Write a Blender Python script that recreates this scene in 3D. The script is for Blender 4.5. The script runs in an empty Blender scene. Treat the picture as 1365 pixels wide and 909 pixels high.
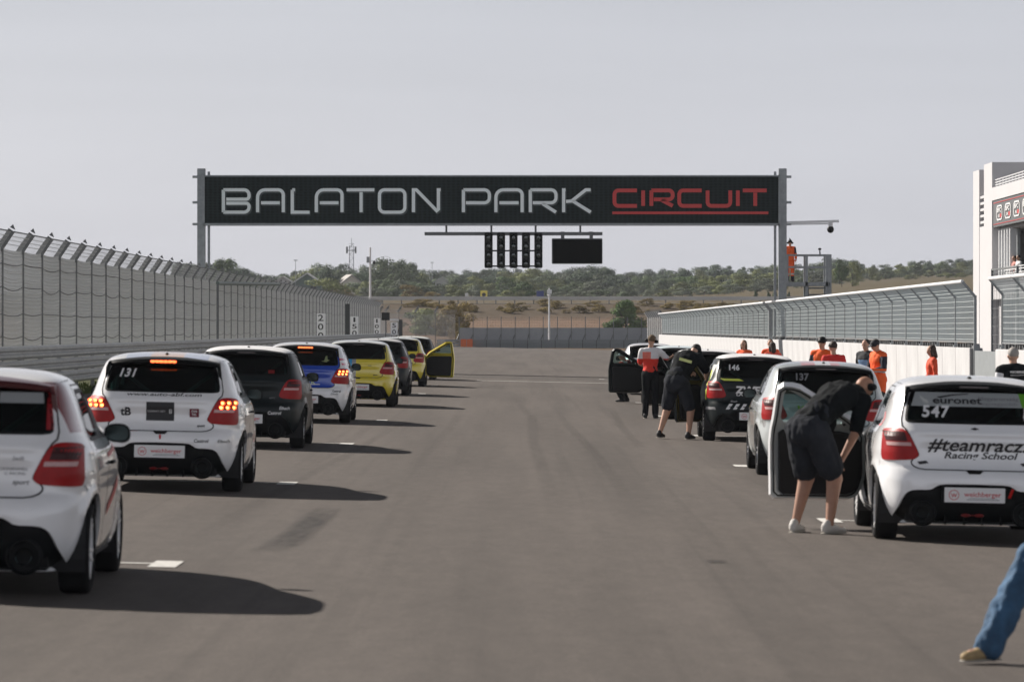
import bpy, bmesh, math, random
import numpy as np
from mathutils import Vector, Matrix, Euler
from mathutils.geometry import delaunay_2d_cdt

R = math.radians
scene = bpy.context.scene
col = scene.collection
random.seed(7)

# ------------------------------------------------------------------ camera
FPX = 5442.0                       # focal length in pixels of the 1365 px wide photograph
CAMZ = 1.75
cam_d = bpy.data.cameras.new('camera'); cam = bpy.data.objects.new('camera', cam_d); col.objects.link(cam)
cam_d.sensor_width = 36; cam_d.lens = 36 * FPX / 1365.0
cam_d.clip_start = 0.5; cam_d.clip_end = 9000
cam.location = (0, 0, CAMZ)
cam.rotation_euler = (R(90) - (454.5 - 438) / FPX, 0, (693 - 682.5) / FPX)
cam_d.dof.use_dof = True; cam_d.dof.focus_distance = 110; cam_d.dof.aperture_fstop = 6.3
scene.camera = cam

# ------------------------------------------------------------------ sky, sun, exposure
SUN_EL, SUN_AZ = 33.0, -54.0        # azimuth measured from +Y (down the track) towards +X
world = bpy.data.worlds.new('World'); scene.world = world; world.use_nodes = True
nt = world.node_tree; nt.nodes.clear()
wo = nt.nodes.new('ShaderNodeOutputWorld'); bg = nt.nodes.new('ShaderNodeBackground')
sky = nt.nodes.new('ShaderNodeTexSky'); sky.sky_type = 'NISHITA'; sky.sun_disc = False
sky.sun_elevation = R(SUN_EL); sky.sun_rotation = R(SUN_AZ)
sky.air_density = 1.0; sky.dust_density = 2.0; sky.ozone_density = 1.0
hs = nt.nodes.new('ShaderNodeHueSaturation'); hs.inputs['Saturation'].default_value = 0.35
mx = nt.nodes.new('ShaderNodeMix'); mx.data_type = 'RGBA'; mx.inputs[0].default_value = 0.72
mx.inputs[7].default_value = (4.72, 4.85, 5.48, 1)      # even high haze veiling the blue sky
nt.links.new(sky.outputs[0], hs.inputs['Color']); nt.links.new(hs.outputs[0], mx.inputs[6])
# the haze is bright towards the horizon and thinner overhead
wtc = nt.nodes.new('ShaderNodeTexCoord'); wsp = nt.nodes.new('ShaderNodeSeparateXYZ'); nt.links.new(wtc.outputs['Generated'], wsp.inputs[0])
wmr = nt.nodes.new('ShaderNodeFloatCurve'); wc = wmr.mapping.curves[0]; wc.points[0].location = (0, 1.0); wc.points[1].location = (1, .06)
for q_ in ((.03, .98), (.09, .85), (.3, .52), (.7, .12)): wc.points.new(*q_)
wmr.mapping.update()
nt.links.new(wsp.outputs[2], wmr.inputs[1]); wsc = nt.nodes.new('ShaderNodeVectorMath'); wsc.operation = 'SCALE'
wnz = nt.nodes.new('ShaderNodeTexNoise'); wnz.inputs['Scale'].default_value = 5; wnz.inputs['Detail'].default_value = 4
wmp = nt.nodes.new('ShaderNodeMapping'); wmp.inputs['Scale'].default_value = (1, 1, 9); nt.links.new(wtc.outputs['Generated'], wmp.inputs[0]); nt.links.new(wmp.outputs[0], wnz.inputs['Vector'])
wm2 = nt.nodes.new('ShaderNodeMapRange'); wm2.inputs[1].default_value = .3; wm2.inputs[2].default_value = .7; wm2.inputs[3].default_value = .96; wm2.inputs[4].default_value = 1.04; nt.links.new(wnz.outputs[0], wm2.inputs[0])
wmm = nt.nodes.new('ShaderNodeMath'); wmm.operation = 'MULTIPLY'; nt.links.new(wmr.outputs[0], wmm.inputs[0]); nt.links.new(wm2.outputs[0], wmm.inputs[1])
nt.links.new(mx.outputs[2], wsc.inputs[0]); wba = nt.nodes.new('ShaderNodeMapRange'); wba.interpolation_type = 'SMOOTHSTEP'      # added boost: the unseen sky behind the camera fills the cars' shaded rears
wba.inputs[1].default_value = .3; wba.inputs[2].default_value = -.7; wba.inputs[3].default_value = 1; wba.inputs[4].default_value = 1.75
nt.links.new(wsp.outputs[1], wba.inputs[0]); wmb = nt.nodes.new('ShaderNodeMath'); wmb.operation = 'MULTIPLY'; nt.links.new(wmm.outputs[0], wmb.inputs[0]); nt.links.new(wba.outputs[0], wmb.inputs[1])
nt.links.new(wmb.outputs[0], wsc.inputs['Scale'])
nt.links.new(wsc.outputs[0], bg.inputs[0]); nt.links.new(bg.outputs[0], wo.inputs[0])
bg.inputs[1].default_value = 0.091
sun_d = bpy.data.lights.new('sun', 'SUN'); sun = bpy.data.objects.new('sun', sun_d); col.objects.link(sun)
sun_d.energy = 5.0; sun_d.angle = R(0.6); sun_d.color = (1.0, 0.93, 0.85)
sdir = Vector((math.sin(R(SUN_AZ)) * math.cos(R(SUN_EL)), math.cos(R(SUN_AZ)) * math.cos(R(SUN_EL)), math.sin(R(SUN_EL))))
sun.rotation_euler = sdir.to_track_quat('Z', 'Y').to_euler()
vs = scene.view_settings
scene.display_settings.display_device = 'sRGB'
vs.view_transform = 'Standard'; vs.look = 'None'; vs.gamma = 1; vs.exposure = 0.58
vs.use_curve_mapping = False

# ------------------------------------------------------------------ helpers
def lin(c):
    f = lambda v: v / 12.92 if v <= .04045 else ((v + .055) / 1.055) ** 2.4
    return tuple(f(v / 255) for v in c[:3]) + (1.0,)

MATS = {}
def mat(name, color, rough=.6, metal=0., coat=0., var=0., scale=3., bump=0., bscale=40., spec=.5, emit=None, estr=0.,
        zones=None, speck=None, coord='Object', stretch=None):
    """Principled material: colour varied by noise, optional painted zones (object-space boxes) and a fine bump."""
    if name in MATS: return MATS[name]
    m = bpy.data.materials.new(name); MATS[name] = m; m.use_nodes = True
    t = m.node_tree; b = t.nodes['Principled BSDF']; L = t.links.new
    c = tuple(color[:3]) + (1.0,)
    b.inputs['Base Color'].default_value = c
    b.inputs['Roughness'].default_value = rough; b.inputs['Metallic'].default_value = metal
    b.inputs['Coat Weight'].default_value = coat; b.inputs['Coat Roughness'].default_value = .05
    b.inputs['Specular IOR Level'].default_value = spec
    tc = t.nodes.new('ShaderNodeTexCoord'); out = tc.outputs[coord]
    if stretch:
        mp = t.nodes.new('ShaderNodeMapping'); mp.inputs['Scale'].default_value = stretch
        L(out, mp.inputs[0]); out = mp.outputs[0]
    cur = None
    if zones:
        sp = t.nodes.new('ShaderNodeSeparateXYZ'); L(tc.outputs['Object'], sp.inputs[0])
        cur = t.nodes.new('ShaderNodeRGB'); cur.outputs[0].default_value = c; cur = cur.outputs[0]
        for z in zones:
            lim, zc = z[0], z[1]; k = z[2] if len(z) > 2 else 0     # k: slant, x grows with z
            fac = None
            for ax in range(3):
                if lim[ax] is None: continue
                lo, hi = lim[ax]
                src = sp.outputs[ax]
                if ax == 0 and k:
                    ml = t.nodes.new('ShaderNodeMath'); ml.operation = 'MULTIPLY_ADD'
                    L(sp.outputs[2], ml.inputs[0]); ml.inputs[1].default_value = -k; L(src, ml.inputs[2]); src = ml.outputs[0]
                g = t.nodes.new('ShaderNodeMath'); g.operation = 'GREATER_THAN'; L(src, g.inputs[0]); g.inputs[1].default_value = lo
                l = t.nodes.new('ShaderNodeMath'); l.operation = 'LESS_THAN'; L(src, l.inputs[0]); l.inputs[1].default_value = hi
                p = t.nodes.new('ShaderNodeMath'); p.operation = 'MULTIPLY'; L(g.outputs[0], p.inputs[0]); L(l.outputs[0], p.inputs[1])
                if fac is None: fac = p.outputs[0]
                else:
                    q = t.nodes.new('ShaderNodeMath'); q.operation = 'MULTIPLY'; L(fac, q.inputs[0]); L(p.outputs[0], q.inputs[1]); fac = q.outputs[0]
            mm = t.nodes.new('ShaderNodeMix'); mm.data_type = 'RGBA'; L(fac, mm.inputs[0]); L(cur, mm.inputs[6])
            mm.inputs[7].default_value = tuple(zc[:3]) + (1,); cur = mm.outputs[2]
    if speck:            # (colour, scale, threshold, y-range, z-range): torn printed graphics on a body side
        for sc_, ss, th, yr, zr in speck:
            nz = t.nodes.new('ShaderNodeTexNoise'); nz.inputs['Scale'].default_value = ss; nz.inputs['Detail'].default_value = 2
            mp = t.nodes.new('ShaderNodeMapping'); mp.inputs['Scale'].default_value = (1, .8, 1.6); L(tc.outputs['Object'], mp.inputs[0]); L(mp.outputs[0], nz.inputs['Vector'])
            g = t.nodes.new('ShaderNodeMath'); g.operation = 'GREATER_THAN'; L(nz.outputs[0], g.inputs[0]); g.inputs[1].default_value = th
            sp2 = t.nodes.new('ShaderNodeSeparateXYZ'); L(tc.outputs['Object'], sp2.inputs[0])
            fac = g.outputs[0]
            for ax, rg in ((1, yr), (2, zr)):
                for op, v in (('GREATER_THAN', rg[0]), ('LESS_THAN', rg[1])):
                    a = t.nodes.new('ShaderNodeMath'); a.operation = op; L(sp2.outputs[ax], a.inputs[0]); a.inputs[1].default_value = v
                    q = t.nodes.new('ShaderNodeMath'); q.operation = 'MULTIPLY'; L(fac, q.inputs[0]); L(a.outputs[0], q.inputs[1]); fac = q.outputs[0]
            mm = t.nodes.new('ShaderNodeMix'); mm.data_type = 'RGBA'; L(fac, mm.inputs[0])
            if cur is None: mm.inputs[6].default_value = c
            else: L(cur, mm.inputs[6])
            mm.inputs[7].default_value = tuple(sc_[:3]) + (1,); cur = mm.outputs[2]
    if var > 0:
        n = t.nodes.new('ShaderNodeTexNoise'); n.inputs['Scale'].default_value = scale; n.inputs['Detail'].default_value = 6
        n.inputs['Roughness'].default_value = .65; L(out, n.inputs['Vector'])
        mr = t.nodes.new('ShaderNodeMapRange'); mr.inputs[1].default_value = .3; mr.inputs[2].default_value = .7
        mr.inputs[3].default_value = 1 - var; mr.inputs[4].default_value = 1 + var * .6
        L(n.outputs[0], mr.inputs[0])
        v = t.nodes.new('ShaderNodeVectorMath'); v.operation = 'SCALE'
        if cur is None: v.inputs[0].default_value = c[:3]
        else: L(cur, v.inputs[0])
        L(mr.outputs[0], v.inputs['Scale']); cur = v.outputs[0]
    if cur is not None: L(cur, b.inputs['Base Color'])
    if bump > 0:
        n = t.nodes.new('ShaderNodeTexNoise'); n.inputs['Scale'].default_value = bscale; n.inputs['Detail'].default_value = 4
        L(out, n.inputs['Vector'])
        bp = t.nodes.new('ShaderNodeBump'); bp.inputs['Strength'].default_value = bump; bp.inputs['Distance'].default_value = .02
        L(n.outputs[0], bp.inputs['Height']); L(bp.outputs[0], b.inputs['Normal'])
    if emit:
        b.inputs['Emission Color'].default_value = tuple(emit[:3]) + (1,); b.inputs['Emission Strength'].default_value = estr
    return m

def glass_mat(name, tint, refl=.9):
    """tinted pane: coloured transparency plus a mirror coat"""
    if name in MATS: return MATS[name]
    m = bpy.data.materials.new(name); MATS[name] = m; m.use_nodes = True
    t = m.node_tree; t.nodes.clear(); L = t.links.new
    o = t.nodes.new('ShaderNodeOutputMaterial'); tr = t.nodes.new('ShaderNodeBsdfTransparent'); gl = t.nodes.new('ShaderNodeBsdfGlossy')
    tr.inputs[0].default_value = tuple(tint[:3]) + (1,); gl.inputs['Roughness'].default_value = .02; gl.inputs[0].default_value = (refl, refl, refl, 1)
    f = t.nodes.new('ShaderNodeFresnel'); f.inputs[0].default_value = 1.5
    mxs = t.nodes.new('ShaderNodeMixShader'); L(f.outputs[0], mxs.inputs[0]); L(tr.outputs[0], mxs.inputs[1]); L(gl.outputs[0], mxs.inputs[2]); L(mxs.outputs[0], o.inputs[0])
    return m

def tag(o, label=None, cat=None, group=None, kind=None):
    if label: o['label'] = label
    if cat: o['category'] = cat
    if group: o['group'] = group
    if kind: o['kind'] = kind
    return o

def empty(name, loc=(0, 0, 0), rot=(0, 0, 0), label=None, cat=None, group=None, parent=None):
    o = bpy.data.objects.new(name, None); col.objects.link(o); o.location = loc; o.rotation_euler = rot
    o.empty_display_size = .3
    if parent: o.parent = parent
    return tag(o, label, cat, group)

class MB:
    """collects vertices and faces, then links them as ONE mesh object"""
    def __init__(s): s.v = []; s.f = []; s.mi = []; s.cur = 0; s.M = None
    def add(s, vs_, fs):
        n = len(s.v)
        if s.M is not None: vs_ = [tuple(s.M @ Vector(p)) for p in vs_]
        s.v += [tuple(p) for p in vs_]; s.f += [tuple(i + n for i in f) for f in fs]; s.mi += [s.cur] * len(fs); return s
    def box(s, lo, hi):
        x0, y0, z0 = lo; x1, y1, z1 = hi
        return s.add([(x0, y0, z0), (x1, y0, z0), (x1, y1, z0), (x0, y1, z0), (x0, y0, z1), (x1, y0, z1), (x1, y1, z1), (x0, y1, z1)],
                     [(3, 2, 1, 0), (4, 5, 6, 7), (0, 1, 5, 4), (1, 2, 6, 5), (2, 3, 7, 6), (3, 0, 4, 7)])
    def bar(s, a, b, w, h=None, up=(0, 0, 1), caps=True):
        """rectangular bar from a to b: w across, h along up"""
        h = w if h is None else h
        a = Vector(a); b = Vector(b); d = (b - a).normalized(); u = Vector(up)
        if abs(d.dot(u)) > .98: u = Vector((0, 1, 0)) if abs(d.y) < .9 else Vector((1, 0, 0))
        x = d.cross(u).normalized(); u = x.cross(d)
        P = []
        for p in (a, b):
            for i, j in ((-1, -1), (1, -1), (1, 1), (-1, 1)): P.append(p + x * (w / 2 * i) + u * (h / 2 * j))
        F = [(0, 1, 5, 4), (1, 2, 6, 5), (2, 3, 7, 6), (3, 0, 4, 7)]
        if caps: F += [(3, 2, 1, 0), (4, 5, 6, 7)]
        return s.add(P, F)
    def tube(s, pts, r, n=8, caps=True, r1=None):
        pts = [Vector(p) for p in pts]; P = []; F = []; prev = None
        for k, p in enumerate(pts):
            d = (pts[min(k + 1, len(pts) - 1)] - pts[max(k - 1, 0)]).normalized()
            if prev is None:
                ref = Vector((0, 0, 1)) if abs(d.z) < .9 else Vector((1, 0, 0)); x = d.cross(ref).normalized()
            else: x = (prev - d * prev.dot(d)).normalized()
            prev = x; y = d.cross(x)
            rr = r if r1 is None else r + (r1 - r) * k / (len(pts) - 1)
            for i in range(n):
                a = 2 * math.pi * i / n; P.append(p + x * (rr * math.cos(a)) + y * (rr * math.sin(a)))
        for k in range(len(pts) - 1):
            for i in range(n):
                j = (i + 1) % n; F.append((k * n + i, k * n + j, (k + 1) * n + j, (k + 1) * n + i))
        if caps: F += [tuple(range(n - 1, -1, -1)), tuple((len(pts) - 1) * n + i for i in range(n))]
        return s.add(P, F)
    def lathe(s, prof, axis='z', n=24, c=(0, 0, 0), closed=False):
        P = []; F = []
        for (r, h) in prof:
            for i in range(n):
                a = 2 * math.pi * i / n; u, w = r * math.cos(a), r * math.sin(a)
                p = {'z': (u, w, h), 'x': (h, u, w), 'y': (w, h, u)}[axis]
                P.append((p[0] + c[0], p[1] + c[1], p[2] + c[2]))
        m = len(prof)
        for k in range(m if closed else m - 1):
            for i in range(n):
                j = (i + 1) % n; k2 = (k + 1) % m; F.append((k * n + i, k * n + j, k2 * n + j, k2 * n + i))
        return s.add(P, F)
    def ellipsoid(s, c, r, nu=12, nv=8, M=None):
        P = []; F = []
        for k in range(nv + 1):
            th = math.pi * k / nv
            for i in range(nu):
                a = 2 * math.pi * i / nu
                p = Vector((r[0] * math.sin(th) * math.cos(a), r[1] * math.sin(th) * math.sin(a), r[2] * math.cos(th)))
                if M: p = M @ p
                P.append(p + Vector(c))
        for k in range(nv):
            for i in range(nu):
                j = (i + 1) % nu; F.append((k * nu + i, (k + 1) * nu + i, (k + 1) * nu + j, k * nu + j))
        return s.add(P, F)
    def prism(s, poly, axis, d0, d1):
        """extrude a 2D polygon along an axis ('x': poly is (y,z); 'y': (x,z); 'z': (x,y))"""
        f = {'x': lambda p, d: (d, p[0], p[1]), 'y': lambda p, d: (p[0], d, p[1]), 'z': lambda p, d: (p[0], p[1], d)}[axis]
        n = len(poly)
        P = [f(p, d0) for p in poly] + [f(p, d1) for p in poly]
        F = [tuple(range(n)), tuple(range(2 * n - 1, n - 1, -1))] + [(i, i + n, (i + 1) % n + n, (i + 1) % n) for i in range(n)]
        return s.add(P, F)
    def build(s, name, mats, parent=None, smooth=False, angle=None, bevel=0, fix=True):
        me = bpy.data.meshes.new(name); me.from_pydata(s.v, [], s.f)
        mats = mats if isinstance(mats, (list, tuple)) else [mats]
        for m in mats: me.materials.append(m)
        if len(mats) > 1: me.polygons.foreach_set('material_index', s.mi)
        if fix:
            bm = bmesh.new(); bm.from_mesh(me); bmesh.ops.recalc_face_normals(bm, faces=bm.faces)
            if bevel:
                bmesh.ops.bevel(bm, geom=[e for e in bm.edges if e.is_manifold and e.calc_face_angle(0) > .5], offset=bevel, segments=2, affect='EDGES', clamp_overlap=True)
            bm.to_mesh(me); bm.free()
        if smooth or angle:
            me.shade_smooth()
            if angle: me.set_sharp_from_angle(angle=R(angle))
        me.update()
        o = bpy.data.objects.new(name, me); col.objects.link(o)
        if parent: o.parent = parent
        return o

def copy_tree(o, parent=None):
    c = o.copy(); col.objects.link(c)
    if parent: c.parent = parent
    for ch in o.children: copy_tree(ch, c)
    return c

bench = bpy.data.scenes.new('workbench')        # an empty side scene where text and modifiers are evaluated quickly
_tc = {}
def text_mesh(body, shear=0., bold=0., spacing=1.0):
    """(vertices, faces) of a line of text, cap height 1 at y = 0, starting at x = 0"""
    key = (body, shear, bold, spacing)
    if key in _tc: return _tc[key]
    cu = bpy.data.curves.new('t', 'FONT'); cu.body = body; cu.shear = shear; cu.offset = bold; cu.space_character = spacing
    cu.resolution_u = 3
    ob = bpy.data.objects.new('t', cu); bench.collection.objects.link(ob)
    bench.view_layers[0].update(); dg = bench.view_layers[0].depsgraph; me = bpy.data.meshes.new_from_object(ob.evaluated_get(dg))
    vs_ = [(v.co.x, v.co.y) for v in me.vertices]; fs = [tuple(p.vertices) for p in me.polygons]
    bpy.data.objects.remove(ob); bpy.data.curves.remove(cu); bpy.data.meshes.remove(me)
    if vs_:
        x0 = min(v[0] for v in vs_); vs_ = [((x - x0) / .70, y / .70) for x, y in vs_]
    _tc[key] = (vs_, fs); return _tc[key]

def flat_text(mb, body, centre, h, u=(1, 0, 0), v=(0, 0, 1), width=None, **k):
    """text laid on a plane: centre of the cap box, cap height h, directions u (along) and v (up)"""
    vs_, fs = text_mesh(body, **k); w = max(p[0] for p in vs_); sx = h if width is None else width / w
    c = Vector(centre); u = Vector(u); v = Vector(v)
    mb.add([c + u * ((x - w / 2) * sx) + v * ((y - .5) * h) for x, y in vs_], fs)

def rounded(poly, it=2, r=.04):
    """corner cutting of a closed polygon, the cut never longer than r"""
    for _ in range(it):
        q = []
        for i in range(len(poly)):
            a, b = poly[i], poly[(i + 1) % len(poly)]; d = math.hypot(b[0] - a[0], b[1] - a[1])
            if d < 1e-6: continue
            k = min(.25, r / d)
            q += [(a[0] + (b[0] - a[0]) * k, a[1] + (b[1] - a[1]) * k), (b[0] + (a[0] - b[0]) * k, b[1] + (a[1] - b[1]) * k)]
        poly = q; r *= .4
    return poly

def inpoly(P, poly):
    P = np.asarray(P); x, y = P[:, 0], P[:, 1]; r = np.zeros(len(P), bool); n = len(poly)
    for i in range(n):
        x0, y0 = poly[i]; x1, y1 = poly[(i + 1) % n]
        if y0 == y1: continue
        c = ((y0 > y) != (y1 > y)) & (x < (x1 - x0) * (y - y0) / (y1 - y0) + x0); r ^= c
    return r
# ------------------------------------------------------------------ the hatchback: one analytic shell, cut into its panels
_T = np.array([  # z, half width, rear, front, y of greatest width, exponent
 (.17, .745, -.50, 3.06, 1.25, 5.5), (.24, .805, -.565, 3.16, 1.25, 5.5), (.34, .838, -.615, 3.23, 1.25, 5.5), (.46, .856, -.64, 3.25, 1.25, 5.5),
 (.58, .865, -.636, 3.24, 1.25, 5.5), (.64, .867, -.612, 3.22, 1.25, 5.6), (.68, .868, -.578, 3.18, 1.22, 5.8), (.74, .868, -.568, 3.12, 1.22, 6), (.80, .868, -.566, 3.05, 1.2, 6),
 (.88, .862, -.56, 2.86, 1.2, 6), (.95, .846, -.552, 2.45, 1.15, 6), (1.00, .818, -.542, 2.16, 1.12, 6), (1.06, .788, -.52, 2.00, 1.08, 6),
 (1.20, .738, -.44, 1.72, .88, 6), (1.32, .688, -.345, 1.46, .68, 6), (1.38, .655, -.285, 1.31, .60, 6), (1.42, .615, -.215, 1.19, .56, 5.5), (1.45, .55, -.08, 1.08, .52, 5),
 (1.47, .47, .07, .97, .52, 4.5), (1.482, .37, .20, .87, .52, 4), (1.490, .26, .32, .75, .52, 3.5), (1.495, .10, .44, .60, .52, 3)])
def _pchip(xs, ys):
    h = np.diff(xs); d = np.diff(ys) / h; m = np.zeros(len(xs))
    for i in range(1, len(xs) - 1):
        if d[i-1] * d[i] > 0:
            w1 = 2 * h[i] + h[i-1]; w2 = h[i] + 2 * h[i-1]; m[i] = (w1 + w2) / (w1 / d[i-1] + w2 / d[i])
    m[0] = d[0]; m[-1] = d[-1]
    def f(x):
        x = np.clip(x, xs[0], xs[-1]); k = np.clip(np.searchsorted(xs, x) - 1, 0, len(h) - 1); t = (x - xs[k]) / h[k]
        return ((1 + 2*t) * (1-t)**2 * ys[k] + t * (1-t)**2 * h[k] * m[k] + t*t*(3 - 2*t) * ys[k+1] + t*t*(t-1) * h[k] * m[k+1])
    return f
_pf = [_pchip(_T[:, 0], _T[:, k]) for k in range(1, 6)]
_zz = np.linspace(.17, 1.495, 1200)
_arc = np.concatenate([[0], np.cumsum(np.sqrt(np.diff(_zz)**2 + np.diff(_pf[1](_zz))**2 + .3 * np.diff(_pf[0](_zz))**2 + .12 * np.diff(_pf[2](_zz))**2))])
z2t = lambda z: np.interp(z, _zz, _arc)
t2z = lambda t: np.interp(t, _arc, _zz)
UK = 1.6
def _raw(phi, z):
    W, Rr, Ff, yc, n = (f(z) for f in _pf)
    s, c = np.sin(phi), np.cos(phi)
    nn = np.where(c >= 0, n, 3.6)
    rho = (np.abs(s)**nn + np.abs(c)**nn) ** (-1 / nn)
    x = s * rho * W; b = np.where(c >= 0, yc - Rr, Ff - yc); y = yc - c * rho * b
    sg = np.sign(x); ax = np.abs(x); side = np.clip((ax - .62) / .15, 0, 1)
    fl = 0
    for yw in (0, 2.45):
        r = np.sqrt((y - yw)**2 + (z - .31)**2); fl = fl + .022 * np.exp(-((r - .37) / .06)**2) * (z > .1)
    fl = fl - .014 * np.exp(-((z - .46) / .13)**2) * np.exp(-((y - 1.2) / .75)**4)         # waist of the doors
    fl = fl + .008 * np.exp(-((z - .80) / .05)**2) * np.exp(-((y - 1.1) / 1.4)**4)          # shoulder crease
    x = x + sg * fl * side
    g = np.exp(-(ax / .47)**6); back = (y < .2)
    y = y + back * (.022 * g * np.exp(-((z - .80) / .085)**4) - .010 * np.exp(-((z - .985) / .03)**2) * np.exp(-(ax / .62)**8)
                    - .018 * np.exp(-((z - .33) / .10)**2) * np.exp(-((ax - .70) / .09)**2) + .02 * np.exp(-(ax/.36)**8) * np.exp(-((z - .44) / .07)**4))
    return x, y
def surf(phi, z):
    x, y = _raw(phi, z); return np.stack([x, y, z + 0 * x], -1)
def normal(phi, z):
    e = 1e-3; z = np.clip(z, .171, 1.494)
    a = surf(phi + e, z) - surf(phi - e, z); b = surf(phi, z + e) - surf(phi, z - e)
    n = np.cross(a, b); n /= np.maximum(np.linalg.norm(n, axis=-1, keepdims=True), 1e-9)
    return n
def uv_rear(x, z):
    W, Rr, Ff, yc, n = (f(z) for f in _pf); X = np.clip(x / W, -.995, .995); Y = (1 - abs(X)**n) ** (1 / n)
    return (math.atan2(X, Y) * UK, float(z2t(z)))
def uv_front(x, z):
    W = _pf[0](z); X = float(np.clip(x / W, -.99, .99)); Y = (1 - abs(X)**3.6) ** (1 / 3.6)
    return ((math.pi - math.atan2(abs(X), Y)) * UK * (1 if X >= 0 else -1), float(z2t(z)))
def uv_side(y, z, sg=1):
    W, Rr, Ff, yc, n = (f(z) for f in _pf)
    if y < yc: Y = min((yc - y) / (yc - Rr), .995); X = (1 - Y**n) ** (1 / n); ph = math.atan2(X, Y)
    else: Y = min((y - yc) / (Ff - yc), .995); X = (1 - Y**3.6) ** (1 / 3.6); ph = math.pi - math.atan2(X, Y)
    return (ph * UK * sg, float(z2t(z)))
def rear_pt(x, z, off=0.):
    u, v = uv_rear(x, z); ph = np.array([u / UK]); p = surf(ph, np.array([z]))[0] + off * normal(ph, np.array([z]))[0]
    return p
def side_pt(y, z, sg=1, off=0.):
    u, v = uv_side(y, z, sg); ph = np.array([u / UK]); return surf(ph, np.array([z]))[0] + off * normal(ph, np.array([z]))[0]

def _dense(pts, step=.03):
    out = []
    for i in range(len(pts)):
        a, b = pts[i], pts[(i + 1) % len(pts)]; n = max(1, int(math.hypot(b[0]-a[0], b[1]-a[1]) / step))
        out += [(a[0] + (b[0]-a[0]) * k / n, a[1] + (b[1]-a[1]) * k / n) for k in range(n)]
    return out
def mirror_poly(h): return h + [(-x, z) for x, z in reversed(h)]
def rear_poly(p, it=1, step=.03): return [uv_rear(*q) for q in _dense(rounded(p, it), step)]
def side_poly(p, sg, it=1): return [uv_side(q[0], q[1], sg) for q in _dense(rounded(p, it), .04)]
LIGHT = [(.495, .79), (.535, .885), (.60, .995), (.66, 1.02), (.77, 1.012), (.795, .985), (.805, .86), (.805, .742), (.78, .728), (.54, .742), (.505, .765)]
FDOOR = [(1.02, .27), (1.02, 1.385), (1.18, 1.385), (1.50, 1.22), (1.80, 1.06), (1.98, .92), (1.99, .5), (1.93, .33), (1.85, .27)]
FGLASS = [(1.09, 1.025), (1.09, 1.345), (1.13, 1.35), (1.40, 1.215), (1.72, 1.06), (1.70, 1.025)]
RDOOR = [(.98, .27), (.98, 1.385), (.26, 1.385), (.10, 1.10), (.11, .85), (.22, .74), (.38, .60), (.43, .42), (.43, .27)]
RGLASS = [(.92, 1.025), (.92, 1.345), (.36, 1.345), (.20, 1.06), (.22, 1.025)]
TAILGATE = mirror_poly([(0, .655), (.48, .655), (.555, .69), (.565, .735), (.50, .775), (.50, .80), (.60, 1.0), (.655, 1.05), (.62, 1.25), (.575, 1.385), (0, 1.40)])
RWINDOW = mirror_poly([(0, 1.075), (.585, 1.078), (.612, 1.10), (.585, 1.25), (.545, 1.355), (.52, 1.372), (0, 1.378)])
DIFF = mirror_poly([(0, .172), (.655, .172), (.70, .21), (.69, .27), (.63, .42), (.575, .468), (.50, .478), (.39, .478), (.345, .51), (.30, .53), (0, .535)])
BON = [(0.0005, .82), (.62, .82), (.66, .90), (.64, .985), (.4, .99), (0.0005, .99)]
WSC = [(0.0005, 1.05), (.68, 1.05), (.60, 1.36), (.3, 1.375), (0.0005, 1.375)]
GRL = [(0.0005, .36), (.5, .36), (.56, .42), (.56, .6), (.4, .68), (0.0005, .68)]
def circ(y0, z0, r, n=40):
    return [(y0 + r * math.cos(2 * math.pi * k / n), max(.1701, z0 + r * math.sin(2 * math.pi * k / n))) for k in range(n)]
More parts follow.
